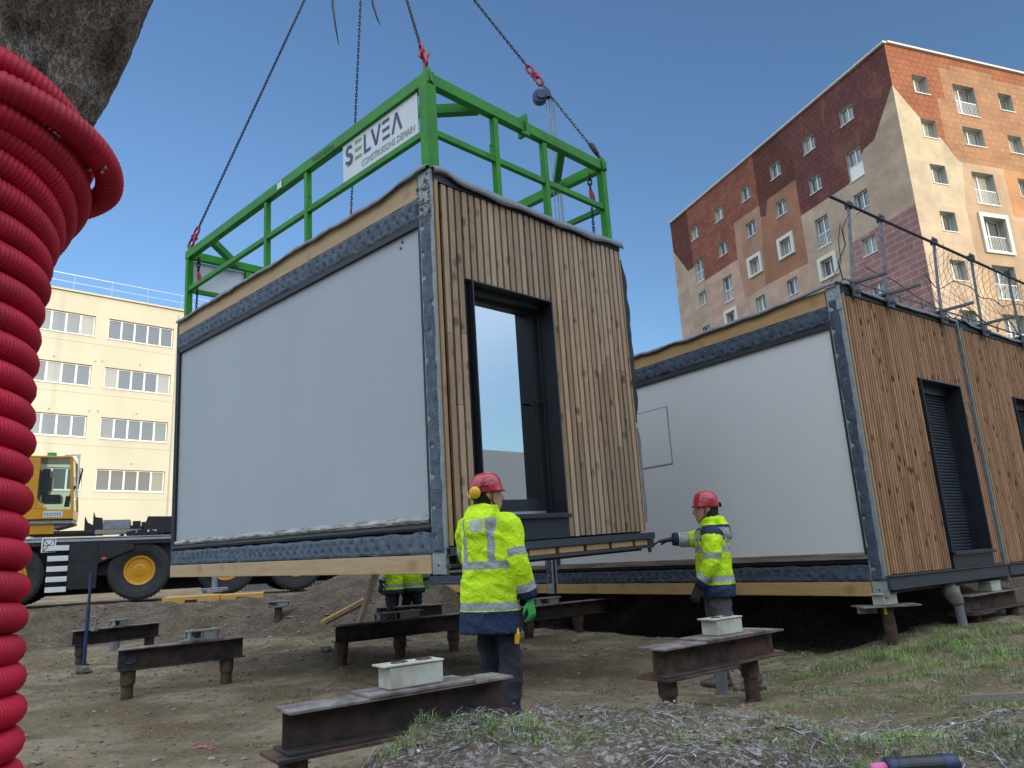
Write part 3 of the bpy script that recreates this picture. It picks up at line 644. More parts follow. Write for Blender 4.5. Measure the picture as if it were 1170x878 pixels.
def fitting(p, q, r=.03):
    """red shackle and shortening hook lying along p-q"""
    p, q = V(p), V(q); d = (q-p); b = chain_mesh(p, p+d*.34, pitch=d.length*.34, wr=.015, w=.035)
    c2 = chain_mesh(p+d*.62, q, pitch=d.length*.38, wr=.016, w=.036); b.add(c2.v, c2.f)
    t = d.normalized(); a = t.cross(V((0, 1, 0))).normalized(); b.tube([p+d*.26, p+d*.40+a*.018, p+d*.5+a*.034, p+d*.62+a*.018, p+d*.70], [.016, .024, .026, .022, .016], 8)
    b.tube([p+d*.30-a*.01, p+d*.45-a*.035, p+d*.6-a*.022], [.012, .016, .01], 8)
    return b
tips = {'near': (XA, YA, ZT+.15), 'right': (XB, YA, ZT+.13), 'left': (XA, YB, ZT+.13), 'back': (XB, YB, ZT+.13)}
cl = {'near': 'lifting chain to the near corner of the green frame beside the sign board', 'right': 'lifting chain carrying the chain hoist, down to the right corner of the green frame',
      'left': 'long lifting chain slanting to the far left corner of the green frame', 'back': 'lifting chain passing behind the lettered sign board to the hidden back corner'}
fr = {'near': (.94, 1.0), 'right': (.735, .785), 'left': (.955, 1.0), 'back': (.80, .87)}
for k in tips:
    a, z_ = APX, l2w(tips[k]); r_ = empty('lifting_chain', a, cl[k], 'chain', 'lifting chains of the crane'); iv = Matrix.Translation(-a); f0, f1 = fr[k]
    P = lambda t: (z_-a)*t
    c1 = chain_mesh(P(.0), P(f0));
    if f1 < .99: chain_mesh(P(f1), P(1)).build('lower_links', M['zincd'] if k == 'right' else M['chain'], r_, smooth=True)
    c1.build('links', M['chain'], r_, smooth=True); fitting(P(f0), P(f1)).build('shackle', M['redm'], r_, smooth=True)
# chain hoist on the right leg
hz = l2w(tips['right']); hp = APX+(hz-APX)*.80
H_ = empty('chain_hoist', hp, 'small chain hoist hanging from the right lifting chain, loops of thin chain below', 'hoist')
b = MB(); b.cyl((-.07, -.05, -.12), (-.07, .05, -.12), .085, 18); b.cyl((-.05, -.07, -.115), (-.05, -.05, -.115), .06, 16); b.box((-.10, -.03, -.13), (.05, .04, -.02)); b.tube([(0, 0, .03), (.02, 0, -.02), (.05, 0, -.06), (.055, 0, -.12), (.03, 0, -.15)], [.02, .026, .022, .02, .012], 8)
b.build('housing', M['bluep'], H_, smooth=False, bevel=.004)
rel = (hz-hp)
for (dx, dy, l0) in ((.00, .0, 1.75), (.04, .02, 1.75), (.065, .0, 1.6), (.09, .03, 1.85)):
    chain_mesh((dx, dy, -.12), (dx+.03, dy, -.12-l0), .022, .0028, .0062).build('load_chain', M['zinc'], H_, smooth=True)
b = MB(); e = rel*.80; t = rel.normalized(); b.tube([e, e+t*.07+V((0, 0, .02)), e+t*.16, e+t*.24+V((0, 0, -.015))], [.012, .034, .03, .012], 8); b.build('hook', M['chain'], H_, smooth=True)
# short chains from the frame down to the module corners
for (x, y, l, lab) in ((XB-.07, YA+.12, .95, 'dark short chain with a hook hanging inside the right corner of the green frame'), (XA+.08, YB-.12, .9, 'dark short chain hanging inside the far left corner of the green frame')):
    p = l2w((x, y, ZT-.06)); r_ = empty('corner_chain', p, lab, 'chain', 'short chains inside the frame corners')
    chain_mesh((0, 0, 0), (0, 0, -.20), .06, .010, .020).build('links', M['chain'], r_, smooth=True)
    b = MB(); b.tube([(0, 0, -.20), (.012, 0, -.27), (.02, 0, -.34), (.0, 0, -.40), (-.02, 0, -.37)], [.02, .03, .026, .02, .01], 8); b.build('hook', M['redm2'] if 'redm2' in M else M['redm'], r_, smooth=True)
    chain_mesh((0, 0, -.40), (0, .0, -l+.02), .036, .006, .012).build('lower_links', M['chain'], r_, smooth=True)
# crane hook block above the picture, with its loose sling ends
HB = empty('hook_block', APX, 'crane hook block above the frame with black sling ends hanging down', 'crane hook')
b = MB(); b.tube([(.0, 0, .55), (0, 0, .30), (.10, 0, .22), (.16, 0, .08), (.10, 0, -.05), (0, 0, -.09), (-.10, 0, -.04), (-.14, 0, .06)], [.05, .06, .06, .065, .06, .05, .04, .02], 10); b.build('hook', M['chain'], HB, smooth=True)
b = MB(); b.cyl((-.12, 0, .80), (.12, 0, .80), .33, 24); b.box((-.16, -.26, .45), (-.125, .26, 1.15)); b.box((.125, -.26, .45), (.16, .26, 1.15)); b.build('sheave_housing', M['craney'], HB, bevel=.01)
b = MB(); 
for x in (-.06, .06): b.cyl((x, .25, .8), (x, .25, 14), .011, 8)
b.build('hoist_rope', M['chain'], HB)
Dap = APX.dot(CF)
for (qa, qb, qc) in (((384, -60), (380, 5), (387, 52)), ((420, -60), (426, 5), (434, 29))):
    A_, B_, C_ = [at(*q, Dap)-APX for q in (qa, qb, qc)]; pts = [(-.02, 0, -.05)]+[A_, A_.lerp(B_, .5), B_, B_.lerp(C_, .55)+V((-.005, 0, 0)), C_]
    MB().tube(pts, [.012, .014, .016, .018, .014, .004], 6).build('sling_end', M['gasket'], HB, smooth=True)
# ---------------------------------------------------------------- facades
def facade(b, O, d, W, H0, wins, regions, inward, default=0):
    """wall in plane through O (top corner), u along d, v down negative; openings wins (u0,u1,v0,v1); colour regions [(poly, mat)]"""
    d = V(d); inn = V(inward); pts = []; edges = []; 
    def addp(poly):
        s0 = len(pts); pts.extend([V(p) for p in poly]); n_ = len(poly); edges.extend([(s0+i, s0+(i+1) % n_) for i in range(n_)])
    addp([(0, 0), (W, 0), (W, -H0), (0, -H0)])
    for poly, m_ in regions: addp(poly)
    for w in wins: addp([(w[0], w[2]), (w[1], w[2]), (w[1], w[3]), (w[0], w[3])])
    r = delaunay_2d_cdt(pts, edges, [], 0, 1e-5); vs, fs = r[0], r[2]
    def inside(p, poly):
        c_ = False; j = len(poly)-1
        for i in range(len(poly)):
            (xi, yi), (xj, yj) = poly[i], poly[j]
            if (yi > p[1]) != (yj > p[1]) and p[0] < (xj-xi)*(p[1]-yi)/(yj-yi)+xi: c_ = not c_
            j = i
        return c_
    P3 = [O+d*v.x+V((0, 0, v.y)) for v in vs]; by = {}
    for f in fs:
        c_ = (sum(vs[i].x for i in f)/len(f), sum(vs[i].y for i in f)/len(f))
        if not (0 < c_[0] < W and -H0 < c_[1] < 0): continue
        if any(w[0] < c_[0] < w[1] and w[2] < c_[1] < w[3] for w in wins): continue
        mi = default
        for poly, m_ in regions:
            if inside(c_, poly): mi = m_
        by.setdefault(mi, []).append(f)
    for mi, ff in by.items(): b.add(P3, ff, mi)
    return b
def window(parent, O, d, out, w, kind, dep, rnd, sash=2):
    """w = (u0,u1,v0,v1); builds jambs, frame, pane in wall opening"""
    u0, u1, v0, v1 = w; 
    def P(u, v, o): return O+d*u+V((0, 0, v))+out*o
    def bx(b, ua, ub, va, vb, oa, ob, mi=0):
        vs = [P(u, v, o) for o in (oa, ob) for v in (va, vb) for u in (ua, ub)]
        b.add(vs, [(0, 1, 3, 2), (4, 6, 7, 5), (0, 4, 5, 1), (2, 3, 7, 6), (0, 2, 6, 4), (1, 5, 7, 3)], mi)
    b = MB(); t = .055; e = .004
    fu0, fu1, fv0, fv1 = u0+e, u1-e, v0+e, v1-e
    if kind == 'frenchwide': pass
    bx(b, fu0, fu0+t, fv0, fv1, -dep-.06, -dep); bx(b, fu1-t, fu1, fv0, fv1, -dep-.06, -dep); bx(b, fu0+t, fu1-t, fv1-t, fv1, -dep-.06, -dep); bx(b, fu0+t, fu1-t, fv0, fv0+t, -dep-.06, -dep)
    for k in range(1, sash):
        uc = fu0+(fu1-fu0)*k/sash; bx(b, uc-t*.8, uc+t*.8, fv0+t, fv1-t, -dep-.055, -dep+.01)
    bx(b, u0-.04, u1+.04, v0-.05, v0-.003, -dep, .06)      # sill
    fr_ = b.build('window', M['upvc'], parent)
    g = MB(); base_ = rnd.choice([0, 0, 0, 1, 2])
    for k in range(sash): ua = fu0+(fu1-fu0)*k/sash; ub = fu0+(fu1-fu0)*(k+1)/sash; bx(g, ua+.006, ub-.006, fv0+t*.6, fv1-t*.6, -dep-.045, -dep-.04, base_ if rnd.random() < .6 else rnd.choice([0, 1, 2]))
    g.build('pane', [M['pane'], M['panec'], M['pales']], fr_)
    j = MB(); bx(j, u0-.05, u0, v0, v1, -dep-.07, -.002); bx(j, u1, u1+.05, v0, v1, -dep-.07, -.002); bx(j, u0-.05, u1+.05, v1, v1+.05, -dep-.07, -.002); bx(j, u0-.05, u1+.05, v0-.06, v0-.051, -dep-.07, -.002)
    j.build('reveal', M['jamb'], fr_)
    if 'surround' in kind:
        s_ = MB(); a = .28; o2 = .14
        bx(s_, u0-a, u0-.012, v0-a*.7, v1+a, .002, o2); bx(s_, u1+.012, u1+a, v0-a*.7, v1+a, .002, o2); bx(s_, u0-.012, u1+.012, v1+.012, v1+a, .002, o2); bx(s_, u0-.012, u1+.012, v0-a*.7, v0-.055, .002, o2)
        s_.build('surround', M['sur'], fr_)
    if 'french' in kind:
        r = MB(); h = 1.0
        bx(r, u0+.02, u1-.02, v0+h-.03, v0+h+.02, -.12, -.07)
        bx(r, u0+.02, u1-.02, v0+.08, v0+.11, -.11, -.08)
        if 'solid' in kind: bx(r, u0+.03, u1-.03, v0+.12, v0+h-.04, -.10, -.09)
        else:
            n_ = int((u1-u0)/.13)
            for k in range(n_+1):
                uc = u0+.04+(u1-u0-.08)*k/n_; bx(r, uc-.012, uc+.012, v0+.1, v0+h-.02, -.105, -.085)
        r.build('balustrade', M['upvc'], fr_)
    return fr_
def panelmat(name, col, jx, jz, seam=.6, col2=None, rough=.8, stain=None, vertical_axis=None, mort=.05):
    """facade cladding with joint lines: object space u = dot(position, direction)"""
    m, N, L, b = newmat(name); tc = N.new('ShaderNodeTexCoord')
    dt = N.new('ShaderNodeVectorMath'); dt.operation = 'DOT_PRODUCT'; L.new(tc.outputs['Object'], dt.inputs[0]); dt.inputs[1].default_value = vertical_axis
    sp = N.new('ShaderNodeSeparateXYZ'); L.new(tc.outputs['Object'], sp.inputs[0]); cb = N.new('ShaderNodeCombineXYZ'); L.new(dt.outputs['Value'], cb.inputs[0]); L.new(sp.outputs[2], cb.inputs[1])
    br = N.new('ShaderNodeTexBrick'); br.inputs['Scale'].default_value = 1; br.inputs['Brick Width'].default_value = jx; br.inputs['Row Height'].default_value = jz; br.inputs['Mortar Size'].default_value = mort; br.inputs['Mortar Smooth'].default_value = .3; br.inputs['Bias'].default_value = 0
    c2 = col2 or tuple(c*.85 for c in col)
    br.inputs['Color1'].default_value = (*col, 1); br.inputs['Color2'].default_value = (*c2, 1); br.inputs['Mortar'].default_value = (*[c*seam for c in col], 1)
    L.new(cb.outputs[0], br.inputs['Vector'])
    n = N.new('ShaderNodeTexNoise'); n.inputs['Scale'].default_value = .6; n.inputs['Detail'].default_value = 8; n.inputs['Roughness'].default_value = .7; L.new(tc.outputs['Object'], n.inputs[0])
    r = ramp2(N, (.78, .78, .78), (1.08, 1.08, 1.08), .35, .65); L.new(n.outputs[0], r.inputs[0])
    mx = N.new('ShaderNodeMix'); mx.data_type = 'RGBA'; mx.blend_type = 'MULTIPLY'; mx.inputs['Factor'].default_value = 1; L.new(br.outputs[0], mx.inputs['A']); L.new(r.outputs[0], mx.inputs['B']); out = mx.outputs['Result']
    if stain:
        n2 = N.new('ShaderNodeTexNoise'); n2.inputs['Scale'].default_value = .55; n2.inputs['Detail'].default_value = 9; n2.inputs['Roughness'].default_value = .8
        mp = N.new('ShaderNodeMapping'); mp.inputs['Scale'].default_value = (1.6, 1.6, .6); L.new(tc.outputs['Object'], mp.inputs[0]); L.new(mp.outputs[0], n2.inputs[0])
        r2 = ramp2(N, (0, 0, 0), (1, 1, 1), .54, .6); L.new(n2.outputs[0], r2.inputs[0]); m2 = N.new('ShaderNodeMix'); m2.data_type = 'RGBA'; m2.inputs['B'].default_value = (*stain, 1); 
        k = N.new('ShaderNodeMath'); k.operation = 'MULTIPLY'; k.inputs[1].default_value = .55; L.new(r2.outputs[0], k.inputs[0]); L.new(k.outputs[0], m2.inputs['Factor']); L.new(out, m2.inputs['A']); out = m2.outputs['Result']
    L.new(out, b.inputs['Base Color']); b.inputs['Roughness'].default_value = rough; b.inputs['Specular IOR Level'].default_value = .2
    return m
# ---- apartment block
AC = at(1010, 50, 1); AC = AC*(40/AC.y)
dl = V((-.3323, .9432, 0)).normalized(); dr = V((dl.y, -dl.x, 0))
M['sur'] = mat('white window surround', (.62, .62, .56), .7, var=.05)
AM = [panelmat('beige facade', (.47, .355, .265), 3.2, .8, .92, vertical_axis=dl, mort=.012),
      panelmat('maroon tiles', (.155, .058, .052), .5, .40, .72, col2=(.125, .045, .042), stain=(.23, .095, .06), vertical_axis=dl),
      panelmat('brick red tiles', (.29, .11, .07), .5, .40, .74, col2=(.21, .07, .047), stain=(.17, .055, .04), vertical_axis=dl),
      panelmat('dark brown tiles', (.125, .045, .032), .5, .40, .72, stain=(.20, .08, .045), vertical_axis=dl),
      panelmat('salmon facade', (.41, .245, .165), 3.2, 3.2, .9, vertical_axis=dl, mort=.01),
      panelmat('terracotta facade', (.33, .165, .10), 3.2, 3.2, .9, vertical_axis=dl, mort=.01),
      panelmat('pink brown blocks', (.30, .175, .16), 1.25, .42, 1.5, col2=(.26, .145, .135), vertical_axis=dl, mort=.035),
      panelmat('rosy facade', (.50, .34, .265), 3.2, .8, .93, vertical_axis=dl, mort=.012),
      panelmat('orange tiles', (.28, .105, .055), .5, .40, .76, col2=(.29, .115, .055), vertical_axis=dr),
      panelmat('light orange tiles', (.35, .20, .11), .5, .40, .78, col2=(.30, .165, .09), vertical_axis=dr),
      panelmat('cream facade', (.48, .41, .29), 3.2, 3.2, .94, vertical_axis=dr, mort=.01),
      panelmat('light peach blocks', (.50, .39, .28), 2.5, .63, .86, vertical_axis=dr, mort=.02),
      panelmat('tan facade', (.43, .31, .20), 3.2, 3.2, .94, vertical_axis=dr, mort=.01),
      panelmat('amber facade', (.42, .225, .11), 3.2, 3.2, .94, vertical_axis=dr, mort=.01),
      mat('roof flashing', (.60, .58, .52), .6)]
AB = empty('apartment_building', V((AC.x, AC.y, 0)), 'tall apartment block with patchwork of maroon, orange and cream facade panels', 'building')
o0 = V((0, 0, AC.z)); HA = AC.z+1.2
def wr(uc, vc, w, h): return (uc-w/2, uc+w/2, vc-h/2, vc+h/2)
Lc = [3.78, 7.4, 11.08, 14.75, 18.5, 22.2]; Lr = [-2.6, -5.75, -8.9, -12.05, -15.2]
Lk = {(0, 1): 'frenchsolid', (5, 1): 'french', (1, 2): 'french', (4, 2): 'french', (2, 2): 'surround', (3, 2): 'surround', (1, 3): 'surround', (4, 3): 'surround', (3, 4): 'french', (2, 4): 'surround'}
lw = []
for i, u in enumerate(Lc):
    for j, v in enumerate(Lr):
        k = Lk.get((i, j), 'small')
        lw.append(((wr(u, v-.5, 1.25, 2.15) if 'french' in k else wr(u, v, 1.15, 1.2)), k))
Rk = {(1, 0): 'french', (1, 2): 'french', (1, 3): 'frenchsurround', (1, 4): 'french', (1, 5): 'french', (3, 1): 'french', (3, 3): 'french'}
rw = []
for i, u in enumerate([2.42, 6.15, 9.86, 13.5, 17.2, 20.9]):
    for j in range(6):
        v = -2.5-3.15*j; k = Rk.get((i, j), 'small')
        rw.append(((wr(u, v-.5, 1.9, 2.2) if 'french' in k else wr(u, v, 1.25 if i != 1 else 1.75, 1.3)), k))
regL = [([(0, 0), (13.4, 0), (13.4, -5.4), (12.8, -5.6), (12.4, -4.45), (9.25, -4.45), (9.22, -7.35), (4.4, -7.35), (2.9, -5.72), (2.0, -5.6), (0, -2.95)], 1),
        ([(13.4, 0), (13.4, -4.39), (9.2, -4.45), (9.2, -2.2), (10.4, 0)], 3),
        ([(13.4, 0), (23.2, 0), (22.9, -5.6), (21.6, -7.5), (16.8, -7.5), (16.7, -4.36), (13.4, -4.4)], 2),
        ([(23.2, 0), (26, 0), (25.9, -2.9), (23.9, -5.66), (22.9, -5.64)], 3),
        ([(16.7, -4.37), (16.8, -7.5), (16.5, -11), (13.9, -10.9), (13.4, -5.4), (13.4, -4.4)], 4),
        ([(13.39, -5.4), (13.9, -10.9), (9.17, -11.0), (9.22, -4.46), (12.4, -4.46), (12.8, -5.6)], 5),
        ([(0, -11.05), (5.2, -11.3), (5.75, -13.9), (5.9, -31), (0, -31)], 6),
        ([(16.8, -7.51), (21.5, -7.52), (21.2, -13.6), (16.5, -13.6), (16.5, -11.0)], 7), ([(9.2, -11.01), (13.9, -10.91), (14, -16), (9.1, -16)], 7),
        ([(19.6, -13.3), (26, -13.3), (26, -17), (19.6, -17)], 6)]
regR = [([(0, 0), (30, 0), (30, -7.7), (4.36, -7.65), (3.3, -6.3), (1.67, -4.9), (0, -3.0)], 8),
        ([(4.3, -.9), (5.3, -.9), (5.3, -.5), (9, -.5), (9, -.9), (30, -.9), (30, -7.7), (4.36, -7.65), (3.6, -6.4), (3.6, -3.2), (4.3, -3.2)], 9),
        ([(0, -3.0), (1.67, -4.9), (3.3, -6.3), (4.36, -7.65), (4.6, -7.66), (4.1, -10.96), (0, -11.0)], 10),
        ([(0, -11.0), (4.1, -10.96), (4.1, -20), (0, -20)], 11),
        ([(8.1, -7.68), (12, -7.7), (12, -11), (8.1, -11)], 13), ([(12, -7.7), (16, -7.7), (16, -17), (12, -17)], 10), ([(8.1, -14), (12, -14), (12, -20), (8.1, -20)], 10)]
wb = MB(); facade(wb, o0, dl, 26, HA, [w for w, k in lw], regL, dr, 0); facade(wb, o0, dr, 30, HA, [w for w, k in rw], regR, dl, 12)
wo = wb.build('wall', AM, AB, fix=False)
b = MB(); 
for (a, c_) in ((o0+dl*26, dr), (o0+dr*30, dl)):
    e_ = c_*(30 if c_ is dr else 26); b.add([a, a+e_, a+e_-V((0, 0, HA)), a-V((0, 0, HA))], [(0, 1, 2, 3)], 0)
b.add([o0+dl*.4+dr*.4-V((0,0,.3)), o0+dr*29.6+dl*.4-V((0,0,.3)), o0+dr*29.6+dl*25.6-V((0,0,.3)), o0+dl*25.6+dr*.4-V((0,0,.3))], [(0, 1, 2, 3)], 0)
# room backing behind the openings
b.add([o0+dl*.4+dr*.5-V((0, 0, .3)), o0+dl*25.6+dr*.5-V((0, 0, .3)), o0+dl*25.6+dr*.5-V((0, 0, HA)), o0+dl*.4+dr*.5-V((0, 0, HA))], [(0, 1, 2, 3)], 0)
b.add([o0+dr*.5+dl*.5-V((0, 0, .3)), o0+dr*29.6+dl*.5-V((0, 0, .3)), o0+dr*29.6+dl*.5-V((0, 0, HA)), o0+dr*.5+dl*.5-V((0, 0, HA))], [(0, 1, 2, 3)], 0)
b.build('rear_wall', AM[0], AB, fix=False)
b = MB(); b.bar(o0-dl*.08-dr*.03+V((0, 0, .07)), o0+dl*26+V((0, 0, .07))-dr*.03, .3, .13); b.bar(o0+dr*.13-dl*.03+V((0, 0, .071)), o0+dr*30+V((0, 0, .071))-dl*.03, .3, .13); b.build('roof_edge', AM[14], AB)
rnd = random.Random(5)
for w, k in lw: window(AB, o0, dl, -dr, w, k, .22, rnd)
for w, k in rw: window(AB, o0, dr, -dl, w, k, .42, rnd)
# ---- cream building at the left
YC = at(208, 356, 1); YC = YC*(42/YC.y); dy = V((-.735, -.678, 0)).normalized(); ou = V((-dy.y, dy.x, 0)); ou = ou if ou.y < 0 else -ou
M['cream'] = mat('cream rendered wall', (.50, .485, .375), .85, var=.05, scale=.25, stretch=(1, 1, .35), col2=(.45, .43, .33))
YB_ = empty('office_building', V((YC.x, YC.y, 0)), 'cream rendered building with bands of white windows and a roof railing, behind the mobile crane', 'building')
y0 = V((0, 0, YC.z)); HY = YC.z+1
def ypix(px, py):
    n_ = ou; d_ = ray(px, py); t = (V((YC.x, YC.y, 0)).dot(n_))/d_.dot(n_); q = d_*t-V((YC.x, YC.y, 0)); return q.x*dy.x+q.y*dy.y, q.z-YC.z
yw = []
def yrow(pa, pb, n_): 
    a = ypix(*pa); c_ = ypix(*pb); return (a, c_)
rowsv = [ypix(198, 376)[1], ypix(196, 431)[1], ypix(193, 484)[1], ypix(190, 539)[1]]
ub0 = ypix(198, 386)[0]; ub1 = ypix(124, 375)[0]; ua0 = ypix(109, 372)[0]; wid = ub1-ub0
rowsv = [rowsv[0]+(rowsv[3]-rowsv[0])*k/3 for k in range(4)]; fh = rowsv[0]-rowsv[1]
for j in range(4):
    for u0_ in (ub0, ua0, ua0+(ua0-ub0), ub0-(ua0-ub0), ub0-2*(ua0-ub0)): yw.append((u0_, u0_+wid, rowsv[j]-1.18, rowsv[j]))
wb = MB(); off = ou*0; facade(wb, y0+dy*-14, dy, 32, HY, [(w[0]+14, w[1]+14, w[2], w[3]) for w in yw], [], -ou, 0)
wb.add([y0-dy*14, y0-dy*14-ou*12, y0-dy*14-ou*12-V((0, 0, HY)), y0-dy*14-V((0, 0, HY))], [(0, 1, 2, 3)]); wb.add([y0+dy*18, y0+dy*18-ou*12, y0+dy*18-ou*12-V((0, 0, HY)), y0+dy*18-V((0, 0, HY))], [(0, 1, 2, 3)])
wb.add([y0-dy*14-V((0, 0, .15)), y0-dy*14-ou*12-V((0, 0, .15)), y0+dy*18-ou*12-V((0, 0, .15)), y0+dy*18-V((0, 0, .15))], [(0, 1, 2, 3)]); wb.add([y0-dy*13.9-ou*.5-V((0, 0, .3)), y0+dy*17.9-ou*.5-V((0, 0, .3)), y0+dy*17.9-ou*.5-V((0, 0, HY)), y0-dy*13.9-ou*.5-V((0, 0, HY))], [(0, 1, 2, 3)])
wb.build('wall', M['cream'], YB_, fix=False)
b = MB(); b.bar(y0-dy*14+ou*.02+V((0, 0, .04)), y0+dy*18+ou*.02+V((0, 0, .04)), .25, .10); b.build('roof_edge', M['cream'], YB_)
b = MB()
for j in range(4): b.bar(y0-dy*14+ou*.006+V((0, 0, rowsv[j]-1.62)), y0+dy*18+ou*.006+V((0, 0, rowsv[j]-1.62)), .012, .018)
b.bar(y0+dy*.18+ou*.03+V((0, 0, -.3)), y0+dy*.18+ou*.03-V((0, 0, HY)), .05, .05); b.build('joint', M['jamb'], YB_)
for w in yw: window(YB_, y0, dy, ou, w, 'small', .14, rnd, sash=5)
b = MB(); z = V((0, 0, 1))
for k in range(18):
    p = y0+dy*(-13.5+1.93*k)-ou*.15; b.cyl(p, p+z*1.05, .022, 6)
for h_, r_ in ((1.05, .022), (.6, .014)): b.cyl(y0-dy*13.6-ou*.15+z*h_, y0+dy*18-ou*.15+z*h_, r_, 6)
b.build('roof_railing', M['alu'], YB_)
for k, (px, py) in enumerate(((62, 407), (160, 417), (56, 467), (156, 473), (150, 530), (109, 413), (117, 413), (102, 470), (112, 470))):
    u_, v_ = ypix(px, py); p = y0+dy*u_+V((0, 0, v_)); MB().box(p-V((.04, .04, .04)), p+V((.04, .04, .04))).build('wall_vent', M['jamb'], YB_)
# ---------------------------------------------------------------- mobile crane carrier on the bank
OX = at(157, 686, 17.7); dt_ = V((.90, .436, 0)).normalized()
CT = Matrix(((dt_.x, -dt_.y, 0, OX.x), (dt_.y, dt_.x, 0, OX.y), (0, 0, 1, OX.z), (0, 0, 0, 1)))
def cp(px, py, off=0.): p = pl(CT, px, py, 1, off); return p.x, p.z
TR = empty('mobile_crane', None, 'black and amber mobile crane carrier parked on the bank, amber cab above black deck', 'crane', mtx=CT)
def wheel(x, y, r=.70):
    w = empty('wheel', (x, y, r), None, None); w.parent = TR
    prof = [(.30, .12), (.50, .02), (.62, .0), (.685, .03), (.70, .08), (.70, .32), (.68, .38), (.6, .40), (.3, .40)]
    b = MB(); n = 40; rs = [[V((pr*r/.7*math.cos(2*math.pi*k/n), py, pr*r/.7*math.sin(2*math.pi*k/n))) for k in range(n)] for pr, py in prof]
    b.rings(rs, cap=False)
    for k in range(44):
        a = 2*math.pi*k/44; c_, s_ = math.cos(a), math.sin(a); b.bar((c_*.702, .05, s_*.702), (c_*.702, .35, s_*.702), .035, .022, up=(c_, 0, s_))
    b.build('tyre', M['tyre'], w, smooth=False)
    b = MB(); prof = [(.345, .115), (.36, .10), (.345, .075), (.30, .085), (.27, .17), (.17, .20), (.16, .12), (.13, .105), (.02, .10)]
    b.rings([[V((pr*math.cos(2*math.pi*k/n), py, pr*math.sin(2*math.pi*k/n))) for k in range(n)] for pr, py in prof], cap=True)
    o = b.build('rim', M['craney'], w, smooth=False)
    b = MB()
    for k in range(10): a = 2*math.pi*k/10; b.cyl((.215*math.cos(a), .14, .215*math.sin(a)), (.215*math.cos(a), .19, .215*math.sin(a)), .03, 6)
    b.build('wheel_nut', M['black'], w); return w
wxs = [cp(6, 690)[0], 0.0, cp(258, 676)[0], cp(258, 676)[0]+1.75]
for x in wxs: wheel(x, 0.0); 
for x in wxs: w = wheel(x, 2.05)
zt = cp(120, 612)[1]; zb = cp(120, 680)[1]; xr = cp(330, 640)[0]; zw = 1.44
b = MB(); xl = -6.2; xR = xr+3.5
b.box((xl, .25, .62), (xR, 2.2, zw-.1)); b.box((xl, -.04, zw-.10), (xR, 2.5, zw+.10))
xa = cp(78, 640)[0]; xb_ = cp(112, 640)[0]
b.box((xa, -.05, .33), (xb_, .24, zw-.1)); 
b.add([(xb_, -.05, zw-.1), (xb_+.75, -.05, zw-.1), (xb_+.75, -.05, zw-.22), (xb_, -.05, .9), (xb_, .24, zw-.1), (xb_+.75, .24, zw-.1), (xb_+.75, .24, zw-.22), (xb_, .24, .9)], [(0, 1, 2, 3), (7, 6, 5, 4), (0, 4, 5, 1), (2, 6, 7, 3), (1, 5, 6, 2), (0, 3, 7, 4)])
b.box((xa-.45, .1, .4), (xa-.02, .24, zw-.1)); b.build('chassis', M['black'], TR, bevel=.01)
b = MB(); b.box((xl, -.058, zw+.0), (xR, -.041, zw+.055)); b.box((xl, -.056, zw+.075), (xR, -.041, zw+.098)); b.build('deck_edge', M['alu'], TR)
b = MB(); b.box((xa+.55, -.054, .36), (xa+.556, -.05, zw-.12)); b.box((xa+.02, -.054, .95), (xb_-.02, -.05, .956)); b.build('locker_seam', M['tyre'], TR)
for k in range(5):
    x, z = cp(67-1.0*k, 626.5+11.9*k, -.12); MB().box((x-.21, -.13, z-.06), (x+.21, -.055, z+.06)).build('step', M['white'], TR, bevel=.006)
b = MB(); x, z = cp(57, 618, -.06); z -= .27; b.box((x-.16, -.062, z-.0), (x+.13, -.056, z+.32)); pb = b.build('plate', M['white'], TR)
b = MB(); 
for (a, c_) in (((-.12, .02), (.10, .02)), ((-.12, .30), (.10, .30)), ((-.12, .02), (-.12, .30)), ((.10, .02), (.10, .30)), ((-.12, .02), (.10, .30)), ((-.12, .30), (.10, .02)), ((-.12, .16), (.10, .16))): b.bar((x+a[0], -.064, z+a[1]), (x+c_[0], -.064, z+c_[1]), .004, .014, up=(0, 0, 1) if a[1] != c_[1] else (0, 0, 1))
b.build('plate_print', M['black'], pb)
MB().box((cp(117, 629)[0], -.06, 1.0), (cp(122, 629)[0], -.041, 1.05)).build('side_marker', M['orange'], TR)
# fenders / arches over the wheels
b = MB()
for x in (wxs[1], wxs[2]):
    for k in range(9):
        a0 = math.radians(20+k*15.5); a1 = math.radians(20+(k+1)*15.5); b.bar((x+.80*math.cos(a0), .2, .70+.80*math.sin(a0)), (x+.80*math.cos(a1), .2, .70+.80*math.sin(a1)), .42, .03, up=(0, 1, 0))
b.build('mudguard', M['black'], TR)
# low plinth and skirt seen behind the steps
b = MB(); b.box((xl, .9, .20), (xR, 1.4, .62)); 
for x in wxs: b.cyl((x, .2, .70), (x, 2.3, .70), .13, 10)
b.build('axle', M['tyre'], TR)
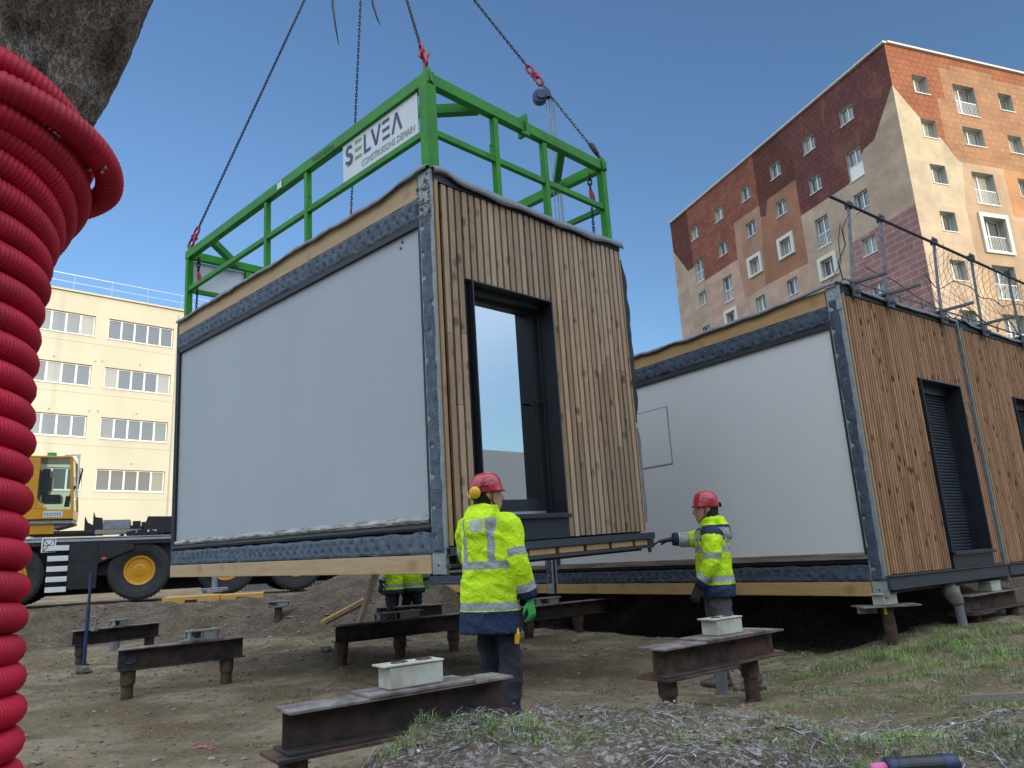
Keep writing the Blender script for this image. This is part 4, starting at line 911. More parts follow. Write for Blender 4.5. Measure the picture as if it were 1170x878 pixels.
# deck load: hydraulics, yellow beam, dark boxes at right
def cb(p0, p1, y0, y1, m_, nm, off=.3, bev=.008):
    (xa_, za_), (xb2, zb2) = cp(*p0, off), cp(*p1, off); return MB().box((xa_, y0, za_), (xb2, y1, zb2)).build(nm, m_, TR, bevel=bev)
cb((108, 611), (162, 604.5), .3, .6, M['plankm'], 'deck_beam')
cb((117, 605), (149, 593.5), .35, 1.2, M['steelg'], 'winch_box'); 
p = [cp(*q, .3) for q in ((162, 609), (169, 590), (196, 590), (220, 590), (230, 609))]
MB().prism(p, 1, .3, 1.9).build('engine_cover', M['black'], TR, bevel=.01)
cb((164, 608.5), (179, 605.5), .27, .295, M['white'], 'cover_plate')
b = MB(); 
for q in (((96, 607), (97, 590), (100, 597), (106, 600), (107, 585), (109, 591), (117, 592), (117, 612), (104, 612)),): b.prism([cp(*r, .35) for r in q], 1, .35, .55)
b.build('outrigger_bracket', M['black'], TR)
b = MB(); 
for q in ((152, 605), (156, 600), (160, 606), (166, 601)): x, z = cp(*q, .4); b.box((x-.09, .38, z-.14), (x+.09, .7, z+.10))
b.build('hydraulic_block', M['black'], TR, bevel=.01)
cb((31, 612), (106, 606), .3, 1.5, M['black'], 'catwalk')
# slewing upper: cab
def c2(px, py): return cp(px, py, .15)
x0, z0 = c2(34, 594); x1, z1 = c2(83, 594); _, ztop = c2(60, 521); xg, _ = c2(40, 560)
cabL = x0-1.3
b = MB(); yA, yB = .15, 1.35
b.box((cabL, yA, z0), (x1, yB, z0+.24)); b.box((cabL, yA, ztop-.05), (x1-.12, yB, ztop))           # base and roof
b.box((cabL, yA, z0+.24), (x0+.10, yB, ztop-.05))                                              # solid rear
for y in (yA, yB-.06): b.bar((x1-.03, y+.03, z0+.24), (x1-.14, y+.03, ztop-.03), .06, .07, up=(1, 0, 0))
b.box((cabL, yA+.1, z0-.35), (x0+.5, yB, z0))
b.prism([(x0+.1, z0+.24), (x0+.34, z0+.24), (x0+.16, z0+.40), (x0+.1, z0+.5)], 1, yA-.004, yA+.03)
cabo = b.build('cab', M['craney'], TR, bevel=.02)
b = MB(); b.add([(x0+.10, yA+.02, z0+.24), (x1-.05, yA+.02, z0+.24), (x1-.17, yA+.02, ztop-.05), (x0+.10, yA+.02, ztop-.05)], [(0, 1, 2, 3)]); b.add([(x0+.10, yB-.02, z0+.24), (x1-.05, yB-.02, z0+.24), (x1-.17, yB-.02, ztop-.05), (x0+.10, yB-.02, ztop-.05)], [(0, 1, 2, 3)])
b.add([(x1-.02, yA+.05, z0+.24), (x1-.02, yB-.05, z0+.24), (x1-.13, yB-.05, ztop-.05), (x1-.13, yA+.05, ztop-.05)], [(0, 1, 2, 3)]); b.build('cab_glass', M['cabglass'], cabo, fix=False)
b = MB(); b.box((x0+.15, .45, z0+.43), (x0+.55, 1.0, z0+.62)); b.box((x0+.12, .45, z0+.62), (x0+.28, 1.0, z0+1.25)); b.build('seat', M['black'], cabo, bevel=.03)
MB().box((x0+.2, .5, z0+.72), (x0+.34, .8, z0+1.05)).build('red_garment', M['red'], cabo, bevel=.03)
b = MB(); b.bar((x0+.68, .25, z0+.3), (x0+.86, .25, z0+.8), .05, .05); b.bar((x0+.72, .23, z0+.3), (x0+.74, .23, z0+.55), .12, .10); b.cyl((x0+.9, .3, z0+.65), (x0+.98, .3, ztop-.3), .02, 6); b.box((x0+.2, .18, z0+.44), (x0+.42, .3, z0+.52)); b.build('controls', M['black'], cabo)
b = MB(); b.tube([(x0+.6, .10, ztop+.01), (x1-.03, .10, ztop+.02), (x1+.03, .10, ztop-.05), (x1+.05, .11, z0+.5)], .018, 6); b.box((x1-.02, .08, ztop-.05), (x1+.05, .16, ztop+.04)); b.build('handrail', M['white'], cabo)
MB().cyl((x0+.28, .5, ztop+.0), (x0+.28, .5, ztop+.12), .10, 12).build('beacon', M['beac'] if 'beac' in M else M['glovegreen'], cabo)
b = MB(); b.box((x1-.62, .146, z0+.05), (x1-.22, .1495, z0+.19)); pt = b.build('name_plate', M['signw'], cabo)
b = MB()
for k in range(7): b.box((x1-.60+k*.052, .1435, z0+.08), (x1-.57+k*.052, .1455, z0+.16))
b.build('lettering', M['steelg'], pt)
b = MB(); b.box((x0-.1, .2, z0-.10), (x1+.0, 1.3, z0-.03)); b.prism([(x1-1.4, z0-.12), (x1+.02, z0-.10), (x1-.3, z0-.2), (x1-1.0, z0-.3)], 1, .3, 1.2); b.build('cab_step', M['steelg'], TR)
MB().cyl((cabL-.5, 1.2, zw+.1), (cabL-.5, 1.2, zw+.7), .8, 24).build('slew_ring', M['black'], TR)
# outrigger
b = MB(); xo, zo = cp(245, 671, -.9); b.cyl((xo, -.9, .12), (xo, -.9, .85), .07, 12); b.box((xo-.12, -1.0, .6), (xo+.12, .3, .85)); b.build('outrigger_leg', M['steelg'], TR)
b = MB(); b.cyl((xo, -.9, .09), (xo, -.9, .15), .26, 16); b.box((xo-.28, -1.1, .12), (xo+.30, -.72, .2)); b.build('outrigger_foot', M['steelg'], TR, bevel=.01)
# orange crane mats
p0 = atz(184, 689, -.45); p1 = atz(302, 679, -.45)
q0, q1 = at(186, 682, 15.3), at(301, 676, 15.9); dd = V(((q1-q0).x, (q1-q0).y, 0)).normalized(); yaw = math.atan2(dd.y, dd.x); Lm = V(((q1-q0).x, (q1-q0).y, 0)).length
zg = max(ground(q0.x, q0.y), ground(q1.x, q1.y))
MT = [('orange stained timber crane mat lying on the bank, nearer left end', .0, Lm*.56), ('orange stained timber crane mat on the bank, right one of two', Lm*.57, Lm)]
for k, (lab, a, c_) in enumerate(MT):
    mt = empty('crane_mat', (q0.x, q0.y, min(zg, q0.z-.02)), lab, 'timber mat', 'orange crane mats', rz=yaw); z_ = .10-.01*k
    MB().box((a, -.12, -.12), (c_, .75, z_)).build('timbers', M['plankor'], mt, bevel=.008)
    b = MB(); xm = (a+c_)/2; b.box((xm-.12, -.128, -.02), (xm+.12, -.121, .03)); b.build('handle_slot', M['black'], mt)
# corrugated light fence behind, far boundary
b = MB(); n_ = 150
A_ = at(250, 668, 24); B_ = at(520, 650, 24); A_.z = B_.z = 0; dF = (B_-A_); 
pts = []
for k in range(n_+1):
    p = A_+dF*(k/n_); pts.append(p+V((0, .03*(1 if k % 2 else -1), 0)))
b.add([p+V((0, 0, -.8)) for p in pts]+[p+V((0, 0, .25)) for p in pts], [(k, k+1, n_+1+k+1, n_+1+k) for k in range(n_)])
fo = b.build('hoarding', M['zinc'], fix=False); fo.modifiers.new('s', 'SOLIDIFY').thickness = .01; tag(fo, 'pale corrugated hoarding seen low down between the crane and the dirt heap', 'fence')
# brown clad cabin behind
cA = at(402, 672, 19); cB = at(432, 671, 19); w_ = (cB-cA).length*2.2; cz = cA.z
CB = empty('site_cabin', cA, 'brown timber clad cabin on steel legs, far behind the two workers under the module', 'cabin', rz=.45)
MB().box((0, 0, .06), (w_, 2.4, 2.6)).build('wall', M['slatb'], CB); MB().box((-.05, -.05, -.08), (w_+.05, 2.45, .055)).build('base_beam', M['anth'], CB); MB().box((-.05, -.05, 2.605), (w_+.05, 2.45, 2.7)).build('roof', M['membrane'], CB)
for x in (.3, w_-.3): MB().box((x-.12, .05, -.45), (x+.12, .3, -.085)).build('leg', M['zinc'], CB)
# ---------------------------------------------------------------- beams on piles
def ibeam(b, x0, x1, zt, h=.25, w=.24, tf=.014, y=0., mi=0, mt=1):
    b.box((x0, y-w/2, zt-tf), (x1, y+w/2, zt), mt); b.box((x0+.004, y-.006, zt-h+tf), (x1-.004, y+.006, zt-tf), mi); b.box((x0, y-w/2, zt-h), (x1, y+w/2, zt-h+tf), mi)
def block(b, x, y, z, l=.24, w=.12, h=.10, white=True, hollow=True):
    b.box((x-l/2, y-w/2, z), (x+l/2, y+w/2, z+h*.86)); b.box((x-l/2-(.05 if hollow else 0), y-w/2-.008, z+h*.86+.001), (x+l/2+.008, y+w/2+.008, z+h))
def beam(P0, P1, zt, piles, label, h=.25, w=.22, plate=None, cover=None, tilt=0., top='rusttop', piler=.055, web='rustd'):
    P0, P1 = V(P0), V(P1); d = V((P1.x-P0.x, P1.y-P0.y, 0)); L_ = d.length; yaw = math.atan2(d.y, d.x)
    R = empty('pile_beam', (P0.x, P0.y, zt), label, 'steel beam', 'steel beams on piles', rz=yaw)
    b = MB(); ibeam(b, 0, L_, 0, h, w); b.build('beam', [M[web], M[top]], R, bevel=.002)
    if plate:
        a, c_, dx = plate; MB().box((a, -w/2-.01, .001), (c_, w/2+.01, .016)).build('bearing_plate', M['rusttop'], R, bevel=.002)
    if cover:
        MB().box((cover[0], -w*.62, -h-.018), (cover[1], w*.58, -h-.001)).build('bottom_plate', M['rust'], R, bevel=.002)
    for x in piles:
        wx = P0+d.normalized()*x; g_ = ground(wx.x, wx.y); b = MB(); b.cyl((x, 0, g_-zt-.15), (x, 0, -h-.019 if cover else -h-.002), piler, 18); b.cyl((x, 0, -h-.13), (x, 0, -h-.02 if cover else -h-.003), piler*1.22, 18)
        for k in range(3): b.cyl((x, -piler-.002, -h-.2-.045*k), (x, -piler+.01, -h-.2-.045*k), .009, 8)
        b.build('pile', M['rustpile'], R)
    return R, yaw, L_
def put_block(p, yaw, label, l=.28, w=.13, h=.11, m_='offwhite', group='bearing blocks on the beams', hollow=True):
    R = empty('bearing_block', p, label, 'block', group, rz=yaw); b = MB()
    b.box((-l/2, -w/2, 0), (l/2, w/2, h*.9)); b.build('body', M[m_], R, bevel=.008)
    b = MB(); b.box((-l/2-.035, -w/2-.006, h*.9+.001), (l/2+.004, w/2+.006, h)); b.build('top_flange', M[m_], R, bevel=.004)
    b = MB()
    for x in (-l*.22, l*.24):
        b.tube([(x+.045*math.cos(t), .03*math.sin(t), h+.002) for t in [k*math.pi/6 for k in range(12)]], .004, 5, closed=True)
    b.build('slot_rim', M['rust'], R); return R
def zpt(px, py, z=-.63): p = atz(px, py, z); return V((p.x, p.y, z))
A_, B_ = zpt(322, 811), zpt(574, 770)
R3, y3, L3 = beam(A_, B_, -.63, (.06, 1.05), 'near dark steel beam on rusty piles in the foreground, cream block on top', h=.19, plate=(.40, 1.02, 0), cover=(-.06, 1.0))
d3 = (B_-A_).normalized(); put_block(A_+d3*.69+V((0, 0, .017)), y3, 'large cream block with slotted top on the near beam in the foreground', .32, .13, .12)
A_, B_ = zpt(744, 741), zpt(880, 718)
R4, y4, L4 = beam(A_, B_, -.63, (.13, 1.08), 'rusty brown steel beam on two rusty piles in front of the worker reaching out', h=.19, w=.24, plate=(.45, 1.25, 0), cover=(-.02, .74), web='rust')
d4 = (B_-A_).normalized(); put_block(A_+d4*.80+V((0, 0, .017)), y4, 'cream block with protruding top flange beside the reaching worker', .30, .15, .12)
A_, B_ = zpt(135, 742), zpt(278, 727)
R2, y2, L2 = beam(A_, B_, -.63, (.10, 1.02), 'dark steel beam with a blue paint ring at its left end', h=.20, w=.17, plate=(.55, .95, 0))
MB().tube([(.10+.055*math.cos(t), -.0125, -.10+.04*math.sin(t)) for t in [k*math.pi/8 for k in range(16)]], .008, 5, closed=True).build('paint_ring', M['bluepaint'] if 'bluepaint' in M else M['bluep'], R2)
d2 = (B_-A_).normalized()
def bracket(p, yaw, label, l=.30, group='zinc brackets'):
    R = empty('bearing_bracket', p, label, 'bracket', group, rz=yaw); b = MB(); w = .12
    b.box((-l/2, -w/2, .0), (l/2, w/2, .010)); b.box((-l/2, -w/2, .075), (l/2, w/2, .09)); b.box((-l/2, w/2-.012, .0105), (l/2, w/2, .0745)); 
    for x in (-l/2+.02, -l*.12, l/2-.06): b.box((x, -w/2+.002, .0105), (x+.012, w/2-.013, .0745))
    b.box((-.02, -w/2+.006, .0105), (l/2-.062, -w/2+.018, .0745)); b.build('channel', M['zinc'], R, bevel=.002)
    b = MB()
    for x in (-l*.36, l*.28): b.cyl((x, -w*.3, .0905), (x, -w*.3, .10), .022, 10); b.cyl((x, -w/2+.03, .011), (x, -w/2+.03, .035), .016, 8)
    b.build('bolt', M['alu'], R); return R
bracket(A_+d2*.78+V((0, 0, .017)), y2, 'zinc bracket on the beam that carries a blue paint ring', .34)
A_, B_ = zpt(83, 721), zpt(182, 711)
R1, y1, L1 = beam(A_, B_, -.63, (.12, 1.08), 'small dark beam at the far left below the bank, beside a blue steel prop', h=.20, w=.17)
d1 = (B_-A_).normalized(); bracket(A_+d1*.64+V((0, 0, .002)), y1, 'zinc bracket on the far left beam beside the prop', .26)
pr = A_+d1*.27+V((0, -.02, .001)); g_ = ground(pr.x, pr.y-.12); tz = at(108, 655, pr.dot(CF)).z
PR = empty('steel_prop', (pr.x, pr.y-.14, g_), 'thin blue steel prop standing upright beside the far left beam', 'prop'); b = MB(); b.cyl((0, 0, 0), (0, 0, (tz-g_)*.62), .026, 10); b.cyl((0, 0, 0), (0, 0, .01), .06, 12); b.build('outer_tube', M['bluep'], PR)
b = MB(); b.cyl((0, 0, (tz-g_)*.62), (0, 0, tz-g_), .019, 10); b.build('inner_tube', M['bluep'], PR); b = MB(); b.tube([(.09, 0, .44), (.12, 0, .50), (.115, 0, .58), (.15, .0, .60)], .016, 6); b.cyl((.11, 0, .43), (.11, 0, .47), .05, 10); b.build('clamp', M['steelg'], PR)
# long beam behind the near worker
A_, B_ = zpt(383, 715), zpt(700, 683); d5 = (B_-A_).normalized(); L5 = (B_-A_).length
pls = []
for q in ((390, 750), (457, 740), (518, 730), (604, 719), (661, 713)):
    dq = ray(*q); n_ = V((-d5.y, d5.x, 0)); t = A_.dot(n_)/dq.dot(n_); pls.append((dq*t-A_).dot(d5))
R5, y5, _ = beam(A_, B_, -.63, pls, 'long dark steel beam on rusty piles running behind the near worker', h=.195, w=.17, piler=.065)
dq = ray(456, 700); n_ = V((-d5.y, d5.x, 0)); t = A_.dot(n_)/dq.dot(n_); tt = (dq*t-A_).dot(d5); bracket(A_+d5*tt+V((0, 0, .002)), y5, 'pale zinc bracket on the long beam in front of the two farther workers', .62)
dq = ray(626, 690); t = A_.dot(n_)/dq.dot(n_); tt = (dq*t-A_).dot(d5); bracket(A_+d5*tt+V((0, 0, .002)), y5, 'zinc bracket under the joint between two standing modules', .42)
# more beams far behind
for (pa, pb, lab, z) in (((430, 694), (505, 690), 'short dark beam behind the legs of the two farther workers', -.63),):
    A_, B_ = zpt(*pa, z), zpt(*pb, z); beam(A_, B_, z, (.2, (B_-A_).length-.2), lab, h=.28, w=.2)
p = zpt(318, 694); g_ = ground(p.x, p.y); K = empty('pile', (p.x, p.y, g_), 'single dark pile with a zinc bracket on top below the crane mats', 'pile'); MB().cyl((0, 0, -.1), (0, 0, -.63-g_), .07, 16).build('pipe', M['rust'], K); MB().box((-.16, -.1, -.629-g_), (.16, .1, -.61-g_)).build('head_plate', M['rusttop'], K)
bracket(V((p.x, p.y, -.609)), .4, 'small zinc bracket on the single far pile', .42)
# right: pile with plate under the corner of the standing module
dS = V((T2[0][0], T2[1][0], 0)); yS = math.atan2(dS.y, dS.x)
p = zpt(1007, 692, -.62); cn = T2 @ V((.12, .10, 0)); p = V((cn.x-.02, cn.y+.0, -.64)); g_ = ground(p.x, p.y)
R6 = empty('pile', (p.x, p.y, g_), 'rusty pile with head plate under the corner of the standing module', 'pile'); b = MB(); b.cyl((.02, 0, -.1), (0, 0, -.66-g_), .06, 16); b.build('pipe', M['rustpile'], R6)
b = MB(); b.box((-.30, -.14, -.658-g_), (.30, .14, -.642-g_)); b.box((-.3, -.008, -.72-g_), (-.1, .008, -.66-g_)); b.build('head_plate', M['rusttop'], R6); MB().box((-.058, -.066, .3), (-.03, -.058, .48)).build('paint_mark', M['yellowp'], R6)
put_block(V((p.x, p.y, -.6405)), yS, 'cream block under the corner of the standing module', .26, .13, .115)
A_ = T2 @ V((1.62, .06, 0)); B_ = T2 @ V((3.1, .06, 0)); A_.z = B_.z = -.655
R7, y7, L7 = beam(A_, B_, -.655, (.28, 1.3), 'rusty beam on piles below the joint of the two right modules', h=.20, w=.24, cover=(-.05, .5), web='rust')
put_block((A_+(B_-A_)*.55)+V((0, 0, .001)), y7, 'cream block on the right beam below the module joint', .26, .15, .12)
# grey plastic pipes
def pipe(px, py, D, h, r, lab, top=None, cloth=False, lean=0.):
    p = at(px, py, D); g_ = ground(p.x, p.y); R = empty('plastic_pipe', (p.x, p.y, g_), lab, 'pipe'); MB().cyl((0, 0, -.05), (lean, 0, h), r, 18).build('pipe', M['pvc'], R, smooth=False)
    if top: MB().cyl((lean, 0, h+.001), (lean*1.05, 0, h+.02), r*1.03, 18).build('painted_rim', M[top], R)
    if cloth:
        b = MB(); rs = []
        for k in range(9):
            t = k/8; rr = r*(1.05+.75*math.sin(t*math.pi)**.7); rs.append([V((lean-.07*t+rr*(1+.25*noise.noise(V((a, t*3, 1))))*math.cos(a), rr*(1+.2*noise.noise(V((a, t*3, 5))))*math.sin(a), h*.5+t*h*.60)) for a in [2*math.pi*j/14 for j in range(14)]])
        b.rings(rs); b.build('cloth_wrap', M['clothw'], R, smooth=True)
M['clothw'] = mat('dirty pale cloth', (.30, .27, .24), .9, var=.3, scale=15, bump=.5)
pipe(129, 745, 11.5, .33, .075, 'short grey plastic pipe with an orange rim at the far left beam', top='orange', lean=.05)
pipe(825, 785, 6.0, .22, .048, 'short grey plastic pipe in the grass between the beam and the worker boots')
cq = T2 @ V((1.35, -.05, 0)); pipe(1100, 712, cq.dot(CF), .42, .05, 'grey plastic pipe wrapped in pale cloth under the right module', cloth=True, lean=-.02)
# planks
def plank(pa, pb, w, h, m_, nm, lab, grp=None):
    pa, pb = V(pa), V(pb); R = MB().bar(V((0, 0, 0)), pb-pa, w, h).build(nm, m_, bevel=.003); R.location = pa; tag(R, lab, 'plank', grp)
g0 = at(403, 709, 10.2); pa = V((g0.x, g0.y, -.98)); pb = at(431, 652, 10.6); plank(pa, pb, .09, .06, M['plankp'], 'leaning_plank', 'pale plank leaning steeply against the hanging module from behind the long beam')
pa = at(367, 711, 12.2); pb = at(418, 684, 12.6); plank(pa, pb, .08, .035, M['yplank'] if 'yplank' in M else M['plankor'], 'sloping_batten', 'yellow batten lying on the slope left of the farther workers')
pa = at(372, 713, 12.0); pb = at(424, 686, 12.4); plank(pa, pb, .06, .03, M['rust'], 'sloping_batten', 'dark bar lying beside the yellow batten on the slope')
pa = at(1098, 782, 4.75); pb = at(1180, 796, 4.15); pa.z = ground(pa.x, pa.y)+.05; pb.z = ground(pb.x, pb.y)+.055; plank(pa, pb, .08, .045, M['plankm'], 'weathered_plank', 'grey weathered plank lying in the grass at the right edge')
# a few larger stones / brick lumps
for (px, py, r, m_, lab, z) in ((372, 740, .11, 'stone', 'reddish pale stone on the soil behind the long beam', -1.03), (465, 726, .10, 'stone', 'pale stone behind the pile of the long beam', -1.0), (962, 826, .05, 'stone', 'small stone among the grass at right', -.9), (668, 745, .05, 'stone', 'pale stone on the slope under the standing module', -1.05), (95, 770, .10, 'dirt', 'dark clod at the edge of the rut at left', -1.08), (655, 730, .06, 'stone', 'light stone at the foot of the dark slope', -1.05)):
    p = atz(px, py, z); b = MB(); rock(b, (0, 0, 0), r, 0); o = b.build('stone', M[m_], smooth=False); o.location = (p.x, p.y, ground(p.x, p.y)+r*.2); tag(o, lab, 'stone')
# pink paint on the soil
p = atz(232, 852, -1.07); b = MB()
for k in range(26):
    a = random.uniform(-.09, .09); c_ = random.gauss(0, .02); X, Y = p.x+a, p.y+c_-a*.5; r = random.uniform(.006, .016); z_ = ground(X, Y)+.006; b.add([(X-r, Y, z_), (X, Y-r*.6, z_), (X+r*1.3, Y, z_+.004), (X, Y+r*.8, z_+.003)], [(0, 1, 2, 3)])
tag(b.build('paint_mark', mat('pink marking paint', (.62, .12, .25), .7), fix=False), 'faint pink spray mark on the bare soil at lower left', 'paint mark')
# spray marker can on the mound
mk0, mk1 = at(993, 867, 1.78), at(1094, 874, 1.78); ml = (mk1-mk0).length; mz = max(ground(mk0.x, mk0.y), ground(mk1.x, mk1.y))+.024; 
MK = empty('marking_spray_can', (mk0.x, mk0.y, mz), 'black marking spray can with pink nozzle cap lying among frosted debris', 'spray can', rz=math.atan2(mk1.y-mk0.y, mk1.x-mk0.x))
M['pinkcap'] = mat('pink plastic cap', (.72, .16, .36), .45); M['canb'] = mat('black printed can', (.03, .034, .04), .35, .2, var=.3, scale=20); M['navycap'] = mat('navy plastic', (.015, .03, .08), .4)
b = MB(); b.tube([(0, 0, 0), (.004, 0, 0), (.036, 0, 0), (.038, 0, 0)], [.010, .013, .014, .012], 16); b.build('nozzle_cap', M['pinkcap'], MK, smooth=True)
b = MB(); b.tube([(.038, 0, 0), (.040, 0, 0), (.062, 0, 0), (.064, 0, 0)], [.017, .0235, .025, .022], 20); b.build('collar', M['navycap'], MK, smooth=True)
b = MB(); b.tube([(.064, 0, 0)]+[(.066+.004*k, 0, 0) for k in range(10)]+[(.108, 0, 0), (ml*.80, 0, 0)], [.022]+[.0232+(.0008 if k % 2 else 0) for k in range(10)]+[.0238, .0238], 24); b.build('can', M['canb'], MK, smooth=False)
b = MB(); 
for (x, a, m2) in ((.10, 2.0, 0), (.11, 2.25, 0), (.118, 1.9, 0)): pass
for (xa_, xb2, a0, a1, mi) in ((.095, .118, 200, 235, 0), (.112, .122, 215, 262, 0), (.135, .141, 195, 262, 1), (.145, .152, 200, 262, 1), (.066, .085, 250, 300, 2)):
    n_ = 6; vs = [(x, .0243*math.cos(math.radians(a0+(a1-a0)*k/n_)), .0243*math.sin(math.radians(a0+(a1-a0)*k/n_))) for x in (xa_, xb2) for k in range(n_+1)]; b.add(vs, [(k, k+1, n_+2+k, n_+1+k) for k in range(n_)], mi)
b.build('label_print', [M['yellowp'], M['redm'], M['white']], MK, fix=False)
b = MB(); b.tube([(ml*.80, 0, 0), (ml*.81, 0, 0), (ml*.97, 0, 0), (ml, 0, 0)], [.022, .0245, .0235, .015], 20); b.build('end_cap', M['navycap'], MK, smooth=True)
# ---------------------------------------------------------------- guard rail on the standing modules
gp = [(.50, .26), (1.22, 1.02), (2.60, 2.37), (3.71, 3.58), (4.95, 4.92)]
GR = []
M['postm'] = mat('weathered galvanised tube', (.17, .18, .19), .5, .5, var=.3, scale=12)
labs = ['guard rail post at the near corner of the standing module roof', 'second guard rail post from the near corner, rail clamp near its top', 'guard rail post just left of the module joint', 'guard rail post just right of the module joint', 'guard rail post at the right edge of the photo']
zr = 4.44; hb = HM+.08
for k, (xt, xb2) in enumerate(gp):
    R = empty('guard_post', (T2 @ V((xb2, -.02, hb))), labs[k], 'guard rail post', 'guard rail posts on the roof edge', rz=yS)
    b = MB(); b.bar((0, 0, -.12), (xt-xb2, -.0, zr+.07-hb), .03, .03, up=(0, 1, 0)); b.build('post', M['postm'], R, bevel=.003)
    b = MB(); b.bar((0, .12, .02), (.02, -.40, .02), .036, .036); b.box((-.06, -.05, -.16), (.06, -.015, .03)); b.box((-.02, -.10, -.12), (.02, -.051, -.08)); b.box((-.10, .0, -.01), (.06, .05, .02)); b.build('clamp', M['postm'], R, bevel=.003)
    b = MB(); b.box((xt-xb2-.035, -.04, zr-hb-.04), (xt-xb2+.035, .04, zr-hb+.035)); b.build('rail_clip', M['chain'], R, bevel=.004)
ra, rb = T2 @ V((.02, -.05, zr-.01)), T2 @ V((6.2, -.05, zr-.10)); o = MB().cyl(V((0, 0, 0)), rb-ra, .019, 10).build('guard_rail', M['chain']); o.location = ra; tag(o, 'dark tube rail along the tops of the guard rail posts', 'guard rail')
# safety net: cords hanging from the rail (one net, pattern inside one mesh)
b = MB(); x0n, x1n, st_ = 2.55, 5.9, .095
def npnt(i, j, J=11):
    x = x0n+(x1n-x0n)*i/36; t = j/J; sag = .05*math.sin(i*.9)*(t)+.04*noise.noise(V((i*.3, j*.3, 0)))
    return T2 @ V((x-.16*t+.02*noise.noise(V((i*.5, j*.6, 3))), -.05+.18*math.sin(t*3.0)+.05*noise.noise(V((i*.2, j*.4, 9))), zr-.03-(zr-HM-.22)*t*(1+.12*math.sin(i*.5))+sag*.5))
for i in range(36):
    for j in range(11):
        p = npnt(i, j); 
        if (i+j) % 2 == 0: b.tube([p, npnt(i+1, j+1)], .0032, 3, cap=False)
        if (i+j) % 2 == 1: b.tube([npnt(i, j+1), npnt(i+1, j)], .0032, 3, cap=False)
b.tube([npnt(i, 11) for i in range(37)], .008, 5); b.tube([npnt(i, 5+.8*math.sin(i*.35)) for i in range(37)], .007, 5)
tag(b.build('safety_net', mat('grey brown net cord', (.16, .13, .10), .9)), 'sagging safety net hanging from the guard rail above the right modules', 'net')
b = MB(); pts = [pl(T2, *q, 1, .1) for q in ((967, 250), (962, 262), (966, 280), (958, 300), (963, 320), (955, 330))]; b.tube([T2 @ p for p in pts], .008, 6); pts = [pl(T2, *q, 1, .1) for q in ((960, 256), (958, 275), (961, 300), (948, 325))]; b.tube([T2 @ p for p in pts], .006, 5)
tag(b.build('tie_rope', M['chain']), 'loose rope hanging beside the first guard rail post', 'rope')
b = MB(); pts = [pl(T2, *q, 1, .4) for q in ((988, 305), (1008, 316), (1020, 320), (1045, 338), (1068, 350))]; b.tube([T2 @ p for p in pts], .006, 5); tag(b.build('tie_rope', M['chain']), 'slack line sloping down between the second and third guard rail posts', 'rope')
b = MB(); b.bar((.05, -.028, HM+.125), (5.65, -.028, HM+.125), .012, .022); k = .2
while k < 5.6: b.box((k, -.045, HM+.06), (k+.035, -.025, HM+.14)); k += .55
o = b.build('roof_edge_rail', M['postm'], bevel=.003); o.matrix_world = T2; tag(o, 'flat steel rail with clips along the roof edge of the right modules', 'edge rail')
# ---------------------------------------------------------------- workers
def clothmat(name, hivis):
    m, N, L, b = newmat(name)
    def A(nm): a = N.new('ShaderNodeAttribute'); a.attribute_name = nm; return a.outputs['Fac']
    def step(v): s_ = N.new('ShaderNodeMath'); s_.operation = 'GREATER_THAN'; s_.inputs[1].default_value = 0; L.new(v, s_.inputs[0]); return s_.outputs[0]
    def mx(f, a, c):
        x = N.new('ShaderNodeMix'); x.data_type = 'RGBA'; L.new(f, x.inputs['Factor']); 
        if isinstance(a, tuple): x.inputs['A'].default_value = (*a, 1)
        else: L.new(a, x.inputs['A'])
        x.inputs['B'].default_value = (*c, 1); return x.outputs['Result']
    tc = N.new('ShaderNodeTexCoord'); n = N.new('ShaderNodeTexNoise'); n.inputs['Scale'].default_value = 5; n.inputs['Detail'].default_value = 5; L.new(tc.outputs['Object'], n.inputs[0])
    r = ramp2(N, tuple(c*.72 for c in hivis), hivis, .30, .6); L.new(n.outputs[0], r.inputs[0])
    c = mx(step(A('navy')), r.outputs[0], (.016, .030, .075)); c = mx(step(A('pale')), c, (.50, .56, .50)); c = mx(step(A('band')), c, (.34, .345, .36))
    L.new(c, b.inputs['Base Color']); b.inputs['Roughness'].default_value = .75; b.inputs['Specular IOR Level'].default_value = .25
    n2 = N.new('ShaderNodeTexNoise'); n2.inputs['Scale'].default_value = 14; n2.inputs['Detail'].default_value = 4; n2.inputs['Distortion'].default_value = 1.5; L.new(tc.outputs['Object'], n2.inputs[0])
    bp = N.new('ShaderNodeBump'); bp.inputs['Strength'].default_value = .5; bp.inputs['Distance'].default_value = .045; L.new(n2.outputs[0], bp.inputs['Height']); L.new(bp.outputs[0], b.inputs['Normal']); return m
M['hiviz'] = clothmat('fluorescent yellow jacket cloth', (.58, .86, .015))
def ell(c_, a, b_, n=20, tilt=0., rot=0.): 
    return [V(c_)+V((a*math.cos(t)*math.cos(rot)-b_*math.sin(t)*math.sin(rot), a*math.cos(t)*math.sin(rot)+b_*math.sin(t)*math.cos(rot), tilt*math.sin(t))) for t in [2*math.pi*k/n for k in range(n)]]
def smoothpath(pts, rs, k=4):
    P, Rr = [], []
    for i in range(len(pts)-1):
        for j in range(k): t = j/k; P.append(V(pts[i]).lerp(V(pts[i+1]), t)); Rr.append(rs[i]*(1-t)+rs[i+1]*t)
    P.append(V(pts[-1])); Rr.append(rs[-1])
    for _ in range(2): P = [P[0]]+[(P[i-1]+P[i]*2+P[i+1])/4 for i in range(1, len(P)-1)]+[P[-1]]
    return P, Rr
def limb(b, pts, rs, n=14):
    P, Rr = smoothpath(pts, rs); b.tube(P, Rr, n)
